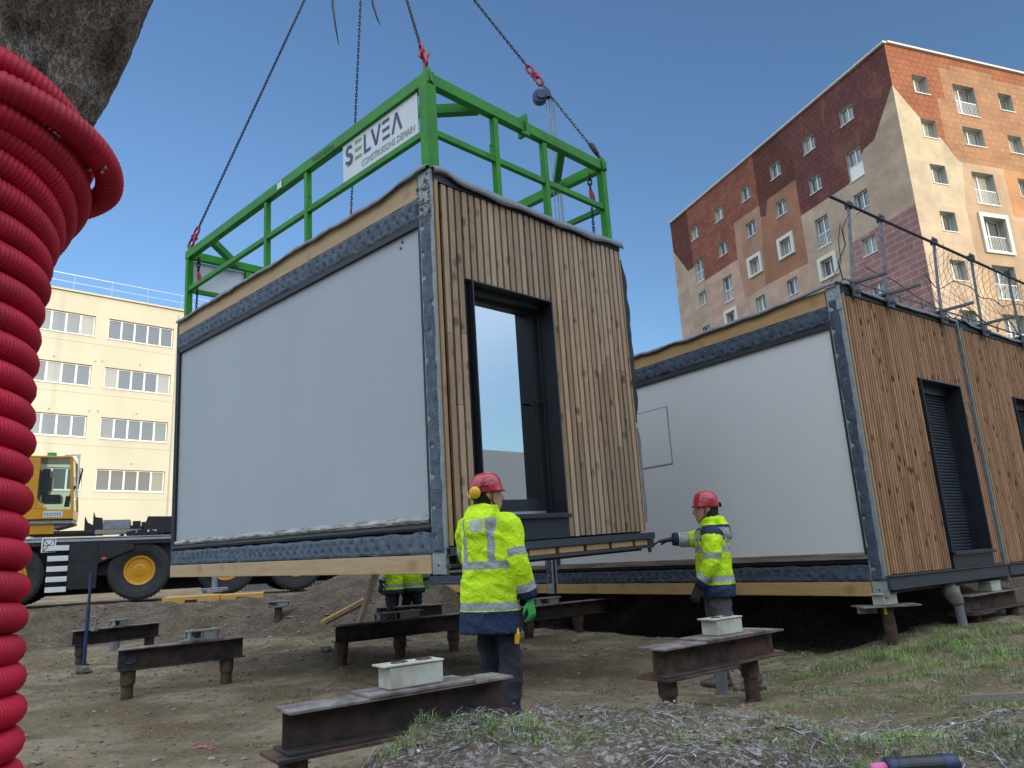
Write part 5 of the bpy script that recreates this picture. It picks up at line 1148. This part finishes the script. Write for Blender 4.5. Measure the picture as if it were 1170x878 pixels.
def obj_from(me, name, m_, parent, smooth=True):
    me.name = name; me.materials.append(m_); me.polygons.foreach_set('use_smooth', [smooth]*len(me.polygons)); o = bpy.data.objects.new(name, me); COL.objects.link(o); o.parent = parent; return o
def wrinkle(me, amp, f, seed, folds=()):
    vn = [v.normal.copy() for v in me.vertices]
    for v, n_ in zip(me.vertices, vn):
        p = v.co; a = abs(noise.noise(V((p.x*f*.8+p.z*4, p.y*f*.8+p.z*3, p.z*f*1.1+seed)))); c_ = noise.noise(V((p.x*f*.4, p.y*f*.4, p.z*f*.5+seed+9)))
        v.co = p+n_*(amp*(c_*1.4+.5-a*1.8))
def glove(parent, wrist, d, up, side, m_, curl=.5, size=1.):
    """palm and five fingers; d points along the hand, up = back of the hand, side = +1 thumb on the right of d x up"""
    W = V(wrist); d = V(d).normalized(); u_ = (V(up)-d*V(up).dot(d)).normalized(); s_ = d.cross(u_)*side; b = MB()
    def P(a, c_, h): return W+(d*a+s_*c_+u_*h)*size
    rs = []
    for a, w_, t_ in ((-.05, .030, .024), (0, .029, .021), (.03, .038, .019), (.07, .044, .017), (.095, .042, .014)):
        rs.append([P(a, w_*math.cos(t), t_*math.sin(t)) for t in [2*math.pi*k/14 for k in range(14)]])
    b.rings(rs)
    for k, (off, l) in enumerate(((.032, .070), (.011, .080), (-.011, .075), (-.031, .058))):
        pts = [P(.070, off*.95, 0)]; a, h, an = .092, 0, curl*.25; pts.append(P(a, off, h))
        for seg in (.42, .32, .26):
            an += curl*.55; a += l*seg*math.cos(an); h -= l*seg*math.sin(an); pts.append(P(a, off*1.12, h))
        b.tube(pts, [.0095, .0105, .010, .0092, .0078], 8)
    b.tube([P(.012, .022, -.004), P(.035, .048, -.012), P(.060, .060, -.022), P(.082, .060, -.034)], [.014, .013, .011, .009], 8)
    return obj_from(remesh(b, .0042, 2), 'glove', m_, parent)
def person(loc, yaw, label, arms, feet, hem=.62, H=1.70, headyaw=0., headtilt=0., trous='trouser', gl=('gloveblack', 'gloveblack'), seed=1, bands=(1.05, .78), navy_z=.75, vox=.012, shoulder_navy=False, hood=True, muffs=False, group=None, crouch=0.):
    R = empty('person', loc, label, 'person', group, rz=yaw); k = H/1.70
    S = lambda p: V(p)*k
    hipz = .86-crouch
    # arms: dict side -> (elbow, wrist, hand dir, hand up); shoulders
    sh = {1: V((.185, 0, 1.37-crouch*.6)), -1: V((-.185, 0, 1.37-crouch*.6))}
    cz = -crouch*.6
    # ---- body
    b = MB()
    b.rings([ell(S((0, 0, z+cz*min(1, (z-.6)/.5))), a*k, c_*k) for z, a, c_ in ((hipz-.06-cz*0, .13, .10), (.92, .15, .11), (1.05, .135, .10), (1.22, .15, .115), (1.36, .15, .095), (1.43, .07, .065))])
    hc = S((0, .015, 1.585+cz)); hm = Matrix.Rotation(headyaw, 3, 'Z') @ Matrix.Rotation(headtilt, 3, 'X'); hp = lambda p: hc+hm @ (V(p)*k)
    b.tube([S((0, -.01, 1.38+cz)), S((0, 0, 1.46+cz)), hp((0, 0, -.05))], [.062*k, .056*k, .055*k], 12)
    rs = []
    for z, a, yb, yf in ((-.115, .030, -.02, .085), (-.095, .048, -.045, .095), (-.05, .064, -.075, .098), (0, .073, -.088, .098), (.05, .074, -.09, .092), (.09, .058, -.07, .065), (.115, .02, -.03, .025)):
        rs.append([hp((a*math.cos(t), (yf+yb)/2+(yf-yb)/2*math.sin(t), z)) for t in [2*math.pi*j/16 for j in range(16)]])
    b.rings(rs); b.tube([hp((0, .085, .015)), hp((0, .115, -.02)), hp((0, .118, -.03)), hp((0, .09, -.04))], [.008*k, .013*k, .015*k, .01*k], 8)
    for s_ in (-1, 1): b.tube([hp((s_*.072, -.005, .02)), hp((s_*.083, -.015, .0)), hp((s_*.075, -.005, -.03))], [.012*k, .014*k, .009*k], 6)
    b.tube([hp((-.025, .088, -.068)), hp((0, .100, -.066)), hp((.025, .088, -.068))], [.006*k, .009*k, .006*k], 6)
    for s_, fp in feet.items():
        kn, an, toe = fp; limb(b, [S((s_*.09, 0, hipz)), S(kn), S(an)], [.075*k, .05*k, .035*k]); b.tube([S(an), S(an)+V((0, 0, -.05))], [.035*k, .03*k], 8)
    for s_, (el, wr_, hd, hu) in arms.items(): limb(b, [sh[s_]*k, S(el), S(wr_)], [.05*k, .04*k, .026*k])
    obj_from(remesh(b, .010 if vox < .02 else .02, 2), 'body', M['skin'], R)
    e = MB()
    for s_ in (-1, 1): e.sphere(hp((s_*.030, .090, .012)), .011*k, 8, 6)
    e.build('eyes', M['white'], R, smooth=True)
    e = MB()
    for s_ in (-1, 1): e.sphere(hp((s_*.030, .099, .012)), .005*k, 8, 6)
    e.build('pupils', M['hair'], R, smooth=True)
    # knit cap / hair under helmet + neck warmer
    b = MB(); rs = []
    for z, a in ((-.10, .066), (-.06, .070), (0, .079), (.05, .080), (.10, .060)): rs.append([hp((a*math.cos(t), -.018+(.098 if z > -.09 else .07)*math.sin(t)*(1 if math.sin(t) < 0 else .45), z)) for t in [2*math.pi*j/18 for j in range(18)]])
    b.rings(rs); obj_from(remesh(b, .008, 2), 'hood_liner', M['hair'], R)
    b = MB(); b.tube([S((0, -.015, 1.40+cz)), S((0, -.01, 1.47+cz)), hp((0, -.02, -.09))], [.080*k, .074*k, .070*k], 14); obj_from(remesh(b, .01, 2), 'neck_warmer', M['hair'], R)
    # ---- jacket
    b = MB(); a1 = 1.46+cz
    prof = [(hem, .248, .178), (hem+.08, .245, .175), (.86, .235, .168), (1.0, .225, .162), (1.15, .228, .165), (1.28, .23, .156), (1.36, .215, .125), (1.42, .13, .10), (1.455, .095, .092), (1.50, .092, .095), (1.515, .085, .088)]
    b.rings([ell(S((0, -.005, z+cz*min(1, max(0, (z-.5)/.5)))), a*k, c_*k, 24) for z, a, c_ in prof])
    AR = {}
    for s_, (el, wr_, hd, hu) in arms.items():
        pts = [V((s_*.10, 0, 1.345+cz))*k, sh[s_]*k, S(el), S(wr_)]; rr = [.088*k, .096*k, .080*k, .060*k]; limb(b, pts, rr, 16); AR[s_] = ([sh[s_]*k, S(el), S(wr_)], rr[1:])
    if hood:
        b.rings([ell(S((0, y, z+cz)), a*k, c_*k, 18) for z, a, c_, y in ((1.26, .05, .03, -.13), (1.30, .11, .045, -.135), (1.38, .135, .06, -.125), (1.45, .125, .065, -.10), (1.50, .10, .06, -.08), (1.52, .05, .03, -.07))])
    me = remesh(b, vox, 2); wrinkle(me, .013, 8, seed); band = []; navy = []; pale = []
    for v in me.vertices:
        p = v.co/k; z = p.z-cz*min(1, max(0, (p.z-.5)/.5)); best = None
        for s_, (ap, rr) in AR.items():
            acc = 0
            for i in range(2):
                a, c_ = ap[i], ap[i+1]; d = c_-a; L_ = d.length; t = max(0, min(1, (v.co-a).dot(d)/L_**2)); ds = (v.co-(a+d*t)).length-(rr[i]*(1-t)+rr[i+1]*t)
                if best is None or ds < best[0]: best = (ds, acc+t*L_, s_, sum((ap[j+1]-ap[j]).length for j in range(2)))
                acc += L_
        f_ = (p.x/.235)**2+((p.y+.005)/.16)**2
        arm = best[0] < .035 and (f_ > 1.12 or (best[1] > .12 and abs(p.x) > .235) ) and best[1] > .045
        w = .028
        if arm:
            s, T_ = best[1], best[3]; e_ = [w-abs(s-.23*k), w-abs(s-(T_-.085*k))]; band.append(max(e_)); navy.append(s-(T_-.055*k)); pale.append(-1)
        else:
            e_ = [w-abs(z-bz) for bz in bands]; top = bands[0]
            if z > top: e_.append(.026-abs(abs(p.x)-.115) if z < 1.42 else -1)
            band.append(max(e_)); nv = navy_z-z
            if shoulder_navy: nv = max(nv, min(z-1.30, .9, abs(p.x)-.06, 1.44-z))
            navy.append(nv); pale.append(min(.045-abs(z-1.36), .055-abs(p.x-.02), -p.y-.08) if (hood and not shoulder_navy) else -1)
    for nm, ar in (('band', band), ('navy', navy), ('pale', pale)):
        a = me.attributes.new(nm, 'FLOAT', 'POINT'); a.data.foreach_set('value', ar)
    obj_from(me, 'jacket', M['hiviz'], R)
    # ---- trousers and boots
    b = MB(); b.rings([ell(S((0, 0, z)), a*k, c_*k, 18) for z, a, c_ in ((hipz-.10, .10, .09), (hipz-.02, .165, .125), (hipz+.10, .165, .12), (hipz+.2, .15, .11))])
    for s_, (kn, an, toe) in feet.items():
        A = V(an); limb(b, [S((s_*.088, 0, hipz)), S(kn), S(an)+V((0, 0, -.03))], [.108*k, .080*k, .072*k], 14)
    me = remesh(b, vox, 2); wrinkle(me, .015, 9, seed+4); obj_from(me, 'trousers', M[trous], R)
    for s_, (kn, an, toe) in feet.items():
        A, T_ = V(an), V(toe); d = (T_-A); d.z = 0; d.normalize(); b = MB(); base = T_.z
        b.tube([S(A+V((0, 0, .06))), S(A), S(A-V((0, 0, .02)))], [.060*k, .058*k, .055*k], 12)
        heel = V((A.x, A.y, base+.045))-d*.03; b.rings([[S(heel+d*t+V((-d.y*w_*math.cos(q), d.x*w_*math.cos(q), (h_*math.sin(q) if math.sin(q) > 0 else .04*math.sin(q))))) for q in [2*math.pi*j/14 for j in range(14)]] for t, w_, h_ in ((-.05, .030, .04), (0, .045, .06), (.08, .048, .06), (.16, .052, .04), (.21, .042, .028), (.235, .02, .015))])
        obj_from(remesh(b, .008, 2), 'boot', M['boot'], R)
    for (s_, (el, wr_, hd, hu)), g_ in zip(arms.items(), gl): glove(R, S(V(wr_)+V(hd).normalized()*.03), hd, hu, s_, M[g_], .75 if hd[2] < -.5 else .35, k)
    # ---- helmet
    b = MB(); rs = []; n = 28
    for z, sx, sy in ((-.012, 1.04, 1.10), (0, 1.05, 1.07), (.03, 1.04, 1.05), (.06, 1.0, 1.0), (.09, .90, .92), (.115, .74, .78), (.133, .5, .55), (.141, .2, .22)):
        rs.append([hp((.093*sx*math.cos(t), -.004+.116*sy*math.sin(t)+(.018 if z < 0 and math.sin(t) > .3 else 0), .035+z)) for t in [2*math.pi*j/n for j in range(n)]])
    b.rings(rs); hel = b.build('helmet', M['red'], R, smooth=True)
    b = MB()
    for s_ in (-1, 1):
        for q in range(4): b.sphere(hp((s_*(.098-.004*q), -.05+.026*q, .088+.006*q)), .010*k, 6, 4, sc=(.5, 1, .5))
        st_ = MB() if s_ < 0 else st_
        st_.tube([hp((s_*.088, .03, .03)), hp((s_*.078, .02, -.05)), hp((s_*.04, .055, -.105)), hp((0, .07, -.125))], .005*k, 5); st_.tube([hp((s_*.088, -.05, .03)), hp((s_*.078, .01, -.055))], .005*k, 5)
    b.cyl(hp((0, -.125, .045)), hp((0, -.145, .05)), .022*k, 10); b.build('vents', M['hair'], hel, smooth=True); st_.build('chin_strap', M['hair'], hel, smooth=True)
    if muffs:
        for s_ in (-1, 1):
            b = MB(); c_ = hp((s_*.075, -.095, .028)); ax = (hm @ V((s_*.75, -.65, -.1))).normalized(); b.tube([c_-ax*.004, c_+ax*.012, c_+ax*.035, c_+ax*.045], [.040*k, .046*k, .042*k, .028*k], 18); ec = b.build('ear_cup', M['yellowp'], hel, smooth=True)
            b = MB(); b.tube([c_+ax*.02, hp((s_*.112, -.05, .07)), hp((s_*.108, 0, .06))], .006*k, 6); b.tube([c_-ax*.004, c_+ax*.006], [.043*k, .043*k], 18); b.build('arm', M['hair'], ec)
        b = MB(); b.box((-.03, -.002, -.022), (.03, .002, .022)); o = b.build('white_badge', M['white'], hel); q = hp((0, -.137, .02)); o.matrix_local = Matrix.Translation(q) @ hm.to_4x4()
    else:
        b = MB(); c_ = [hp((sx_*.032+.03, -.135-.0*sx_, .05+sz_*.024)) for sx_, sz_ in ((-1, -1), (1, -1), (1, 1), (-1, 1))]; ax = hm @ V((0, -.012, 0)); b.add(c_+[p+ax for p in c_], [(0, 1, 2, 3), (7, 6, 5, 4), (0, 4, 5, 1), (1, 5, 6, 2), (2, 6, 7, 3), (3, 7, 4, 0)]); b.build('white_badge', M['white'], hel)
    return R
# near worker, seen from behind, head turned right
g_ = at(567, 826, 5.02)
P1 = person((g_.x, g_.y, g_.z), math.radians(-32), 'nearest worker seen from behind, red helmet with yellow ear cups, one green glove, hi-vis parka',
    {1: ((.262, -.02, 1.08), (.292, .06, .84), (.08, .10, -1), (1, -.1, .1)), -1: ((-.30, .10, 1.12), (-.20, .34, 1.12), (.2, 1, .1), (0, 0, 1))},
    {1: ((.135, .03, .47), (.17, -.07, .10), (.19, .12, .0)), -1: ((-.09, .10, .47), (-.10, .12, .10), (-.11, .32, .0))},
    hem=.60, H=1.66, headyaw=math.radians(-48), headtilt=math.radians(4), gl=('glovegreen', 'gloveblack'), seed=3, bands=(1.075, .79), navy_z=.755, muffs=True)
# make sure the boots rest on the soil
P1.location.z = ground(g_.x, g_.y)+.0
b = MB(); b.tube([(.205, -.02, .66), (.225, -.03, .58), (.22, -.03, .52)], [.018, .020, .016], 8); b.build('tool_pouch', M['yellowp'], P1)
# reaching worker
g2 = at(831, 787, 6.95); z2 = ground(g2.x, g2.y); K2 = 1.82/1.70; yw2 = math.radians(80)
M2 = Matrix.Translation((g2.x, g2.y, z2)) @ Matrix.Rotation(yw2, 4, 'Z'); tgt = T1 @ V((WM+.03, -.08, .05)); lt = (M2.inverted() @ tgt)/K2; print('reach', g2, z2, lt, (lt-V((.185, 0, 1.37))).length)
sh_ = V((.185, 0, 1.37)); dv = (lt-sh_); wr2 = sh_+dv*max(0, (1-.15/dv.length)); el2 = (sh_+wr2)/2+V((.03, -.02, -.03))
P2 = person((g2.x, g2.y, z2), yw2, 'worker facing left, arm stretched out to the corner of the hanging module, grey trousers',
    {1: (tuple(el2), tuple(wr2), tuple(dv), (0, 0, 1)), -1: ((-.26, .02, 1.10), (-.235, .17, .92), (.1, .30, -1), (-1, .2, .1))},
    {1: ((.11, .05, .47), (.12, .02, .10), (.12, .24, 0)), -1: ((-.10, -.04, .47), (-.12, -.24, .10), (-.13, -.04, 0))},
    hem=.80, H=1.82, headyaw=math.radians(6), headtilt=math.radians(2), trous='trouserg', seed=11, bands=(1.22, .96), navy_z=.91, shoulder_navy=True)
for k, (px, D, yw, lab) in enumerate(((449, 11.9, 80, 'left one of two farther workers cut off by the hanging module, dark cuffs'), (470, 12.1, -20, 'right one of two farther workers cut off by the hanging module, green glove'))):
    p = at(px, 700, D); zg = ground(p.x, p.y)
    person((p.x, p.y, zg), math.radians(yw), lab, {1: ((.27, .0, 1.08), (.27, .08, .86), (0, .1, -1), (1, 0, 0)), -1: ((-.27, 0, 1.08), (-.27, .10, .86), (0, .1, -1), (-1, 0, 0))},
        {1: ((.10, .04, .47), (.11, 0, .10), (.12, .2, 0)), -1: ((-.10, .02, .47), (-.11, -.05, .10), (-.12, .15, 0))}, hem=.66, H=1.66, seed=20+k, bands=(1.1, .80), navy_z=.74, vox=.02, gl=('glovegreen', 'gloveblack') if k else ('gloveblack', 'gloveblack'), group='farther workers behind the hanging module')
# ---------------------------------------------------------------- tree with conduit coil
EX = [(112, 140), (160, 159), (112, 192), (97, 219), (82, 242), (72, 263), (65, 292), (62, 319), (56, 350), (50, 383), (47, 414), (44, 446), (43, 478), (42, 509), (39, 540), (37, 574), (35, 607), (36, 637), (33, 671), (31, 704), (29, 737), (29, 766), (28, 798), (27, 831), (25, 866), (24, 900), (23, 935), (22, 970), (21, 1005)]
rt_ = .0375; dirR = V((.82, .57, 0))
E3 = [at(x, y, 1.9) for x, y in EX]
CX = E3[13]-dirR*(.24+rt_)
CX.z = 0
def cen(z): return V((CX.x, CX.y, 0))
TRR = empty('tree', (CX.x, CX.y, -1.15), 'grey barked tree trunk leaning right at the upper left, behind the red conduit', 'tree')
b = MB(); prof = [(-1.3, .30, 0), (-1.1, .25, 0), (-.5, .215, 0), (.2, .19, 0), (.6, .19, .0), (.85, .19, .0), (1.0, .19, .01)]
sil = [(118, 118), (135, 90), (150, 62), (163, 32), (173, 0), (186, -50), (200, -110), (215, -180)]
rings = []; 
def tring(c_, r, n=64): return [c_+V((r*math.cos(t), r*math.sin(t), 0)) for t in [2*math.pi*k/n for k in range(n)]]
zz = [(z, r, V((CX.x, CX.y, z))) for z, r, _ in prof]
for q in sil:
    e = at(*q, 2.3); r = .245+.16*sm((e.z-1.45)/.7); zz.append((e.z, r, e-dirR*r))
zz.append((3.2, .30, zz[-1][2]+V((.22, 0, 1.1)))); zz.append((4.4, .24, zz[-1][2]+V((.3, .1, 1.2))))
fine = []
for i in range(len(zz)-1):
    n_ = max(2, int((zz[i+1][2]-zz[i][2]).length/.018))
    for j in range(n_): t = j/n_; fine.append((zz[i][1]*(1-t)+zz[i+1][1]*t, zz[i][2].lerp(zz[i+1][2], t)))
N_ = 150
for r, c_ in fine:
    rg = []
    for k in range(N_):
        t = 2*math.pi*k/N_; d = V((math.cos(t), math.sin(t), 0)); p = c_+d*r
        ridg = abs(noise.noise(V((math.cos(t)*4.2, math.sin(t)*4.2, p.z*2.2)))); fl = noise.noise(V((math.cos(t)*11, math.sin(t)*11, p.z*9))); f3 = noise.noise(V((math.cos(t)*26, math.sin(t)*26, p.z*22)))
        rg.append(p+d*(-.03*ridg**.6+.012*fl+.006*f3+.012))
    rings.append(rg)
b.rings(rings)
m, N, L, bs = newmat('grey brown bark'); tc = N.new('ShaderNodeTexCoord'); mp = N.new('ShaderNodeMapping'); mp.inputs['Scale'].default_value = (1, 1, .4); L.new(tc.outputs['Object'], mp.inputs[0])
v_ = N.new('ShaderNodeTexVoronoi'); v_.feature = 'DISTANCE_TO_EDGE'; v_.inputs['Scale'].default_value = 34; nn = N.new('ShaderNodeTexNoise'); nn.inputs['Scale'].default_value = 9; nn.inputs['Detail'].default_value = 8; nn.inputs['Roughness'].default_value = .7
L.new(mp.outputs[0], nn.inputs[0]); mxv = N.new('ShaderNodeMix'); mxv.data_type = 'VECTOR'; mxv.inputs['Factor'].default_value = .35; L.new(mp.outputs[0], mxv.inputs['A']); L.new(nn.outputs['Color'], mxv.inputs['B']); L.new(mxv.outputs['Result'], v_.inputs['Vector'])
r = ramp2(N, (.085, .072, .06), (.30, .265, .23), .0, .10); L.new(v_.outputs[0], r.inputs[0]); r2 = ramp2(N, (.35, .34, .33), (1.25, 1.2, 1.1), .38, .62); L.new(nn.outputs[0], r2.inputs[0]); mm = N.new('ShaderNodeMix'); mm.data_type = 'RGBA'; mm.blend_type = 'MULTIPLY'; mm.inputs['Factor'].default_value = 1
L.new(r.outputs[0], mm.inputs['A']); L.new(r2.outputs[0], mm.inputs['B']); L.new(mm.outputs['Result'], bs.inputs['Base Color']); bs.inputs['Roughness'].default_value = .95; bs.inputs['Specular IOR Level'].default_value = .15
bp = N.new('ShaderNodeBump'); bp.inputs['Strength'].default_value = .8; bp.inputs['Distance'].default_value = .018; ad = N.new('ShaderNodeMath'); L.new(r.outputs[0], ad.inputs[0]); L.new(nn.outputs[0], ad.inputs[1]); L.new(ad.outputs[0], bp.inputs['Height']); L.new(bp.outputs[0], bs.inputs['Normal'])
o = b.build('trunk', m, TRR, smooth=True, fix=False); o.matrix_parent_inverse = Matrix.Translation(-TRR.location)
bb = MB(); rnd = random.Random(4); top = zz[-1][2]
def branch(b, p, d, L_, r, lv):
    pts = [p]; 
    for i in range(5): d = (d+V((rnd.uniform(-.25, .25), rnd.uniform(-.25, .25), rnd.uniform(-.05, .2)))).normalized(); pts.append(pts[-1]+d*L_/5)
    b.tube(pts, [r*(1-.13*i) for i in range(6)], 8 if lv < 2 else 5)
    if lv < 3:
        for i in range(3 if lv < 2 else 2): branch(b, pts[2+i] if lv < 2 else pts[3+i], (d+V((rnd.uniform(-1, 1), rnd.uniform(-1, 1), rnd.uniform(0, .7)))).normalized(), L_*.65, r*.5, lv+1)
bb2 = MB(); branch(bb2, top-V((0, 0, .1)), V((-.3, -.2, 1)), 2.4, .21, 0); branch(bb2, top-V((0, 0, .15)), V((.1, -.7, 1)), 2.2, .16, 1)
bb2.build('branches', m, TRR, smooth=True).matrix_parent_inverse = Matrix.Translation(-TRR.location)
# conduit helix: one loop per listed right-hand extreme
zs = [e.z for e in E3]; RR = [(e-V((CX.x, CX.y, e.z))).dot(dirR)-rt_ for e in E3]; az0 = math.atan2(dirR.y, dirR.x)
per = 145   # ribs per loop approx
pts = []; rad = []
nl = len(E3)
base = [min(max(RR[i], .315), .345) if i < 3 else RR[i] for i in range(nl)]
TL = [.085, .03, .06, .09, .075, .045, .027, .01, 0, 0]
def tlt(t): t = max(0, min(8.99, t)); i_ = int(t); return TL[i_]+(TL[i_+1]-TL[i_])*(t-i_)
ribs = 0; steps = 4*per
NT = (nl-1)*steps
for s_ in range(-int(.45*steps), NT+1):
    tt = s_/steps; i = max(0, min(nl-2, int(math.floor(tt)))); f = tt-i; fr_ = f-round(f) if True else 0
    j = max(0, min(nl-1, int(round(tt)))); g = tt-j
    R0 = base[i]+(base[i+1]-base[i])*sm(f) if tt > 0 else base[0]
    z = zs[i]+(zs[i+1]-zs[i])*f
    if j == 1: R0 += (RR[1]-base[1])*max(0, math.cos(2*math.pi*g))**(1.3 if g < 0 else 9)
    if 1 < tt < 3: z += .0
    z += -math.sin(2*math.pi*g)*tlt(tt)*(0 if (g > 0 and tt < 1.6) else 1)   # the upper loops are tilted
    an = az0+2*math.pi*tt; wob = .006*noise.noise(V((tt*2.3, 0, 0)))
    pts.append(V((CX.x+(R0+wob)*math.cos(an), CX.y+(R0+wob)*math.sin(an), z+.004*noise.noise(V((tt*3.1, 5, 0)))))); rad.append(rt_*(1., .965, .875, .965)[s_ % 4])
b = MB(); b.tube(pts, rad, 14)
o = b.build('conduit_coil', M['conduit'], smooth=True, fix=False); tag(o, 'red corrugated plastic conduit coiled around the tree trunk at the left edge', 'conduit')
b = MB(); pts = [at(*q, D) for q, D in (((40, 80), 2.05), ((57, 87), 2.03), ((75, 92), 2.03), ((95, 101), 2.06), ((108, 112), 2.12), ((117, 122), 2.25))]; b.tube(pts, .0016, 5)
tag(b.build('tie_wire', M['wire'], smooth=True), 'thin pale wire around the trunk above the top conduit loop', 'wire')
c_ = at(117, 190, 2.0); CF_ = empty('hose_fitting', c_, 'small brass fitting sticking out beside the upper conduit loops', 'fitting')
b = MB(); ax = (CR*.9-CU*.1-CF*.25).normalized(); b.cyl(-ax*.03, ax*.014, .007, 12); b.cyl(-ax*.012, -ax*.004, .012, 6); b.cyl(ax*.004, ax*.009, .010, 12); b.cyl(-ax*.02-CU*.012, ax*.0-CU*.016, .005, 8); b.tube([-ax*.03, -ax*.09+CF*.05, -ax*.14+CF*.09], .006, 6); b.build('body', M['brass'], CF_)
# ---------------------------------------------------------------- surroundings out of frame: blocks that shade the site
SUNAZ = math.radians(142); SUNEL = math.radians(12.5)   # azimuth clockwise from +Y
sdir = V((math.sin(SUNAZ)*math.cos(SUNEL), math.cos(SUNAZ)*math.cos(SUNEL), math.sin(SUNEL)))
def block_building(name, label, c0, yaw, L_, W_, H_, m_):
    R = empty(name, (c0[0], c0[1], -1.1), label, 'building', rz=yaw)
    O = V((-L_/2, 0, H_)); ws = [(x, x+1.5, -z-1.5, -z) for z in [1.2+3*k for k in range(int(H_/3))] for x in [1.2+3.2*k for k in range(int(L_/3.2)-0)] if x+1.6 < L_ and z+1.6 < H_ and H_ > 10]
    b = MB(); facade(b, O, V((1, 0, 0)), L_, H_, ws, [], V((0, -1, 0)), 0)
    b.add([(-L_/2, 0, 0), (-L_/2, -W_, 0), (-L_/2, -W_, H_), (-L_/2, 0, H_)], [(0, 1, 2, 3)]); b.add([(L_/2, 0, 0), (L_/2, -W_, 0), (L_/2, -W_, H_), (L_/2, 0, H_)], [(0, 1, 2, 3)]); b.add([(-L_/2, -W_, 0), (L_/2, -W_, 0), (L_/2, -W_, H_), (-L_/2, -W_, H_)], [(0, 1, 2, 3)]); b.add([(-L_/2, 0, H_), (L_/2, 0, H_), (L_/2, -W_, H_), (-L_/2, -W_, H_)], [(0, 1, 2, 3)])
    b.build('wall', m_, R, fix=False)
    g = MB()
    for w in ws: g.add([(-L_/2+w[0], -.15, H_+w[2]), (-L_/2+w[1], -.15, H_+w[2]), (-L_/2+w[1], -.15, H_+w[3]), (-L_/2+w[0], -.15, H_+w[3])], [(0, 1, 2, 3)])
    o = g.build('windows', M['pane'], R, fix=False); return R
hd = V((sdir.x, sdir.y, 0)).normalized(); c0 = hd*55; lat = V((-hd.y, hd.x, 0))
block_building('neighbouring_block', 'plain pale block behind the camera that shades the site', (c0.x, c0.y), math.atan2(-lat.y, -lat.x), 90, 12, 20, M['concrete'])
block_building('low_block', 'low pale block beyond the right edge of the photo, mirrored in the door glass', (40, 10), math.radians(52), 50, 10, 6.8, M['panelg'])
# ---------------------------------------------------------------- light
w = bpy.data.worlds.new('World'); SC.world = w; w.use_nodes = True; N, L = w.node_tree.nodes, w.node_tree.links
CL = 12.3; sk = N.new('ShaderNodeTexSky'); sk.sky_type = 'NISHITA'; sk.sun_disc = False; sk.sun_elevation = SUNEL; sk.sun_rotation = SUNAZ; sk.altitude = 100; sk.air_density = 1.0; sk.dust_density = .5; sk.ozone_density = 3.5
# bright cloud veil added behind and above the camera to lift the shaded ground
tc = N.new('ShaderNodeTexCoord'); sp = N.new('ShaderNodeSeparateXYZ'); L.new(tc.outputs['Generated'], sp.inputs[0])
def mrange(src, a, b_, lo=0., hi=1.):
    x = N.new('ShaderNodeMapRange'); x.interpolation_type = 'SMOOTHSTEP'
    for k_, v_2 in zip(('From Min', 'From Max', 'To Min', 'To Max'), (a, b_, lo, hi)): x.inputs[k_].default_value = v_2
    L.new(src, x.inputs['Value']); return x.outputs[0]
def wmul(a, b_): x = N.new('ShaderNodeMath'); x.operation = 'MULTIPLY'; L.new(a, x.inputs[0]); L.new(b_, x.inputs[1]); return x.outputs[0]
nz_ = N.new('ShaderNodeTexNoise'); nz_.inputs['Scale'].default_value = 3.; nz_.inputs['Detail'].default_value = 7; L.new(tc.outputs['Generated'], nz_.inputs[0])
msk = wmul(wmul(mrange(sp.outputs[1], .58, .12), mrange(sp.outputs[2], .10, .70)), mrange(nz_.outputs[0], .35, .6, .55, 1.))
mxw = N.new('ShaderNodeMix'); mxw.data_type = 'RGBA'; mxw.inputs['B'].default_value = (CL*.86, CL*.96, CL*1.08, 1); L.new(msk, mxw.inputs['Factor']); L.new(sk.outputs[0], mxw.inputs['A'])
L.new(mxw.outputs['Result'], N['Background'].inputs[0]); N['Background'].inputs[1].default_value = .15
sl = bpy.data.lights.new('sun', 'SUN'); sl.energy = 3.2; sl.angle = math.radians(.5); sl.color = (1, .85, .66); so = bpy.data.objects.new('sun', sl); COL.objects.link(so); so.rotation_euler = (-sdir).to_track_quat('-Z', 'Y').to_euler()
SC.view_settings.view_transform = 'Standard'; SC.view_settings.look = 'None'; SC.view_settings.gamma = 1; SC.view_settings.exposure = 0.45; SC.view_settings.use_curve_mapping = False
SC.cycles.max_bounces = 6; SC.cycles.transparent_max_bounces = 8; SC.cycles.caustics_reflective = False; SC.cycles.caustics_refractive = False
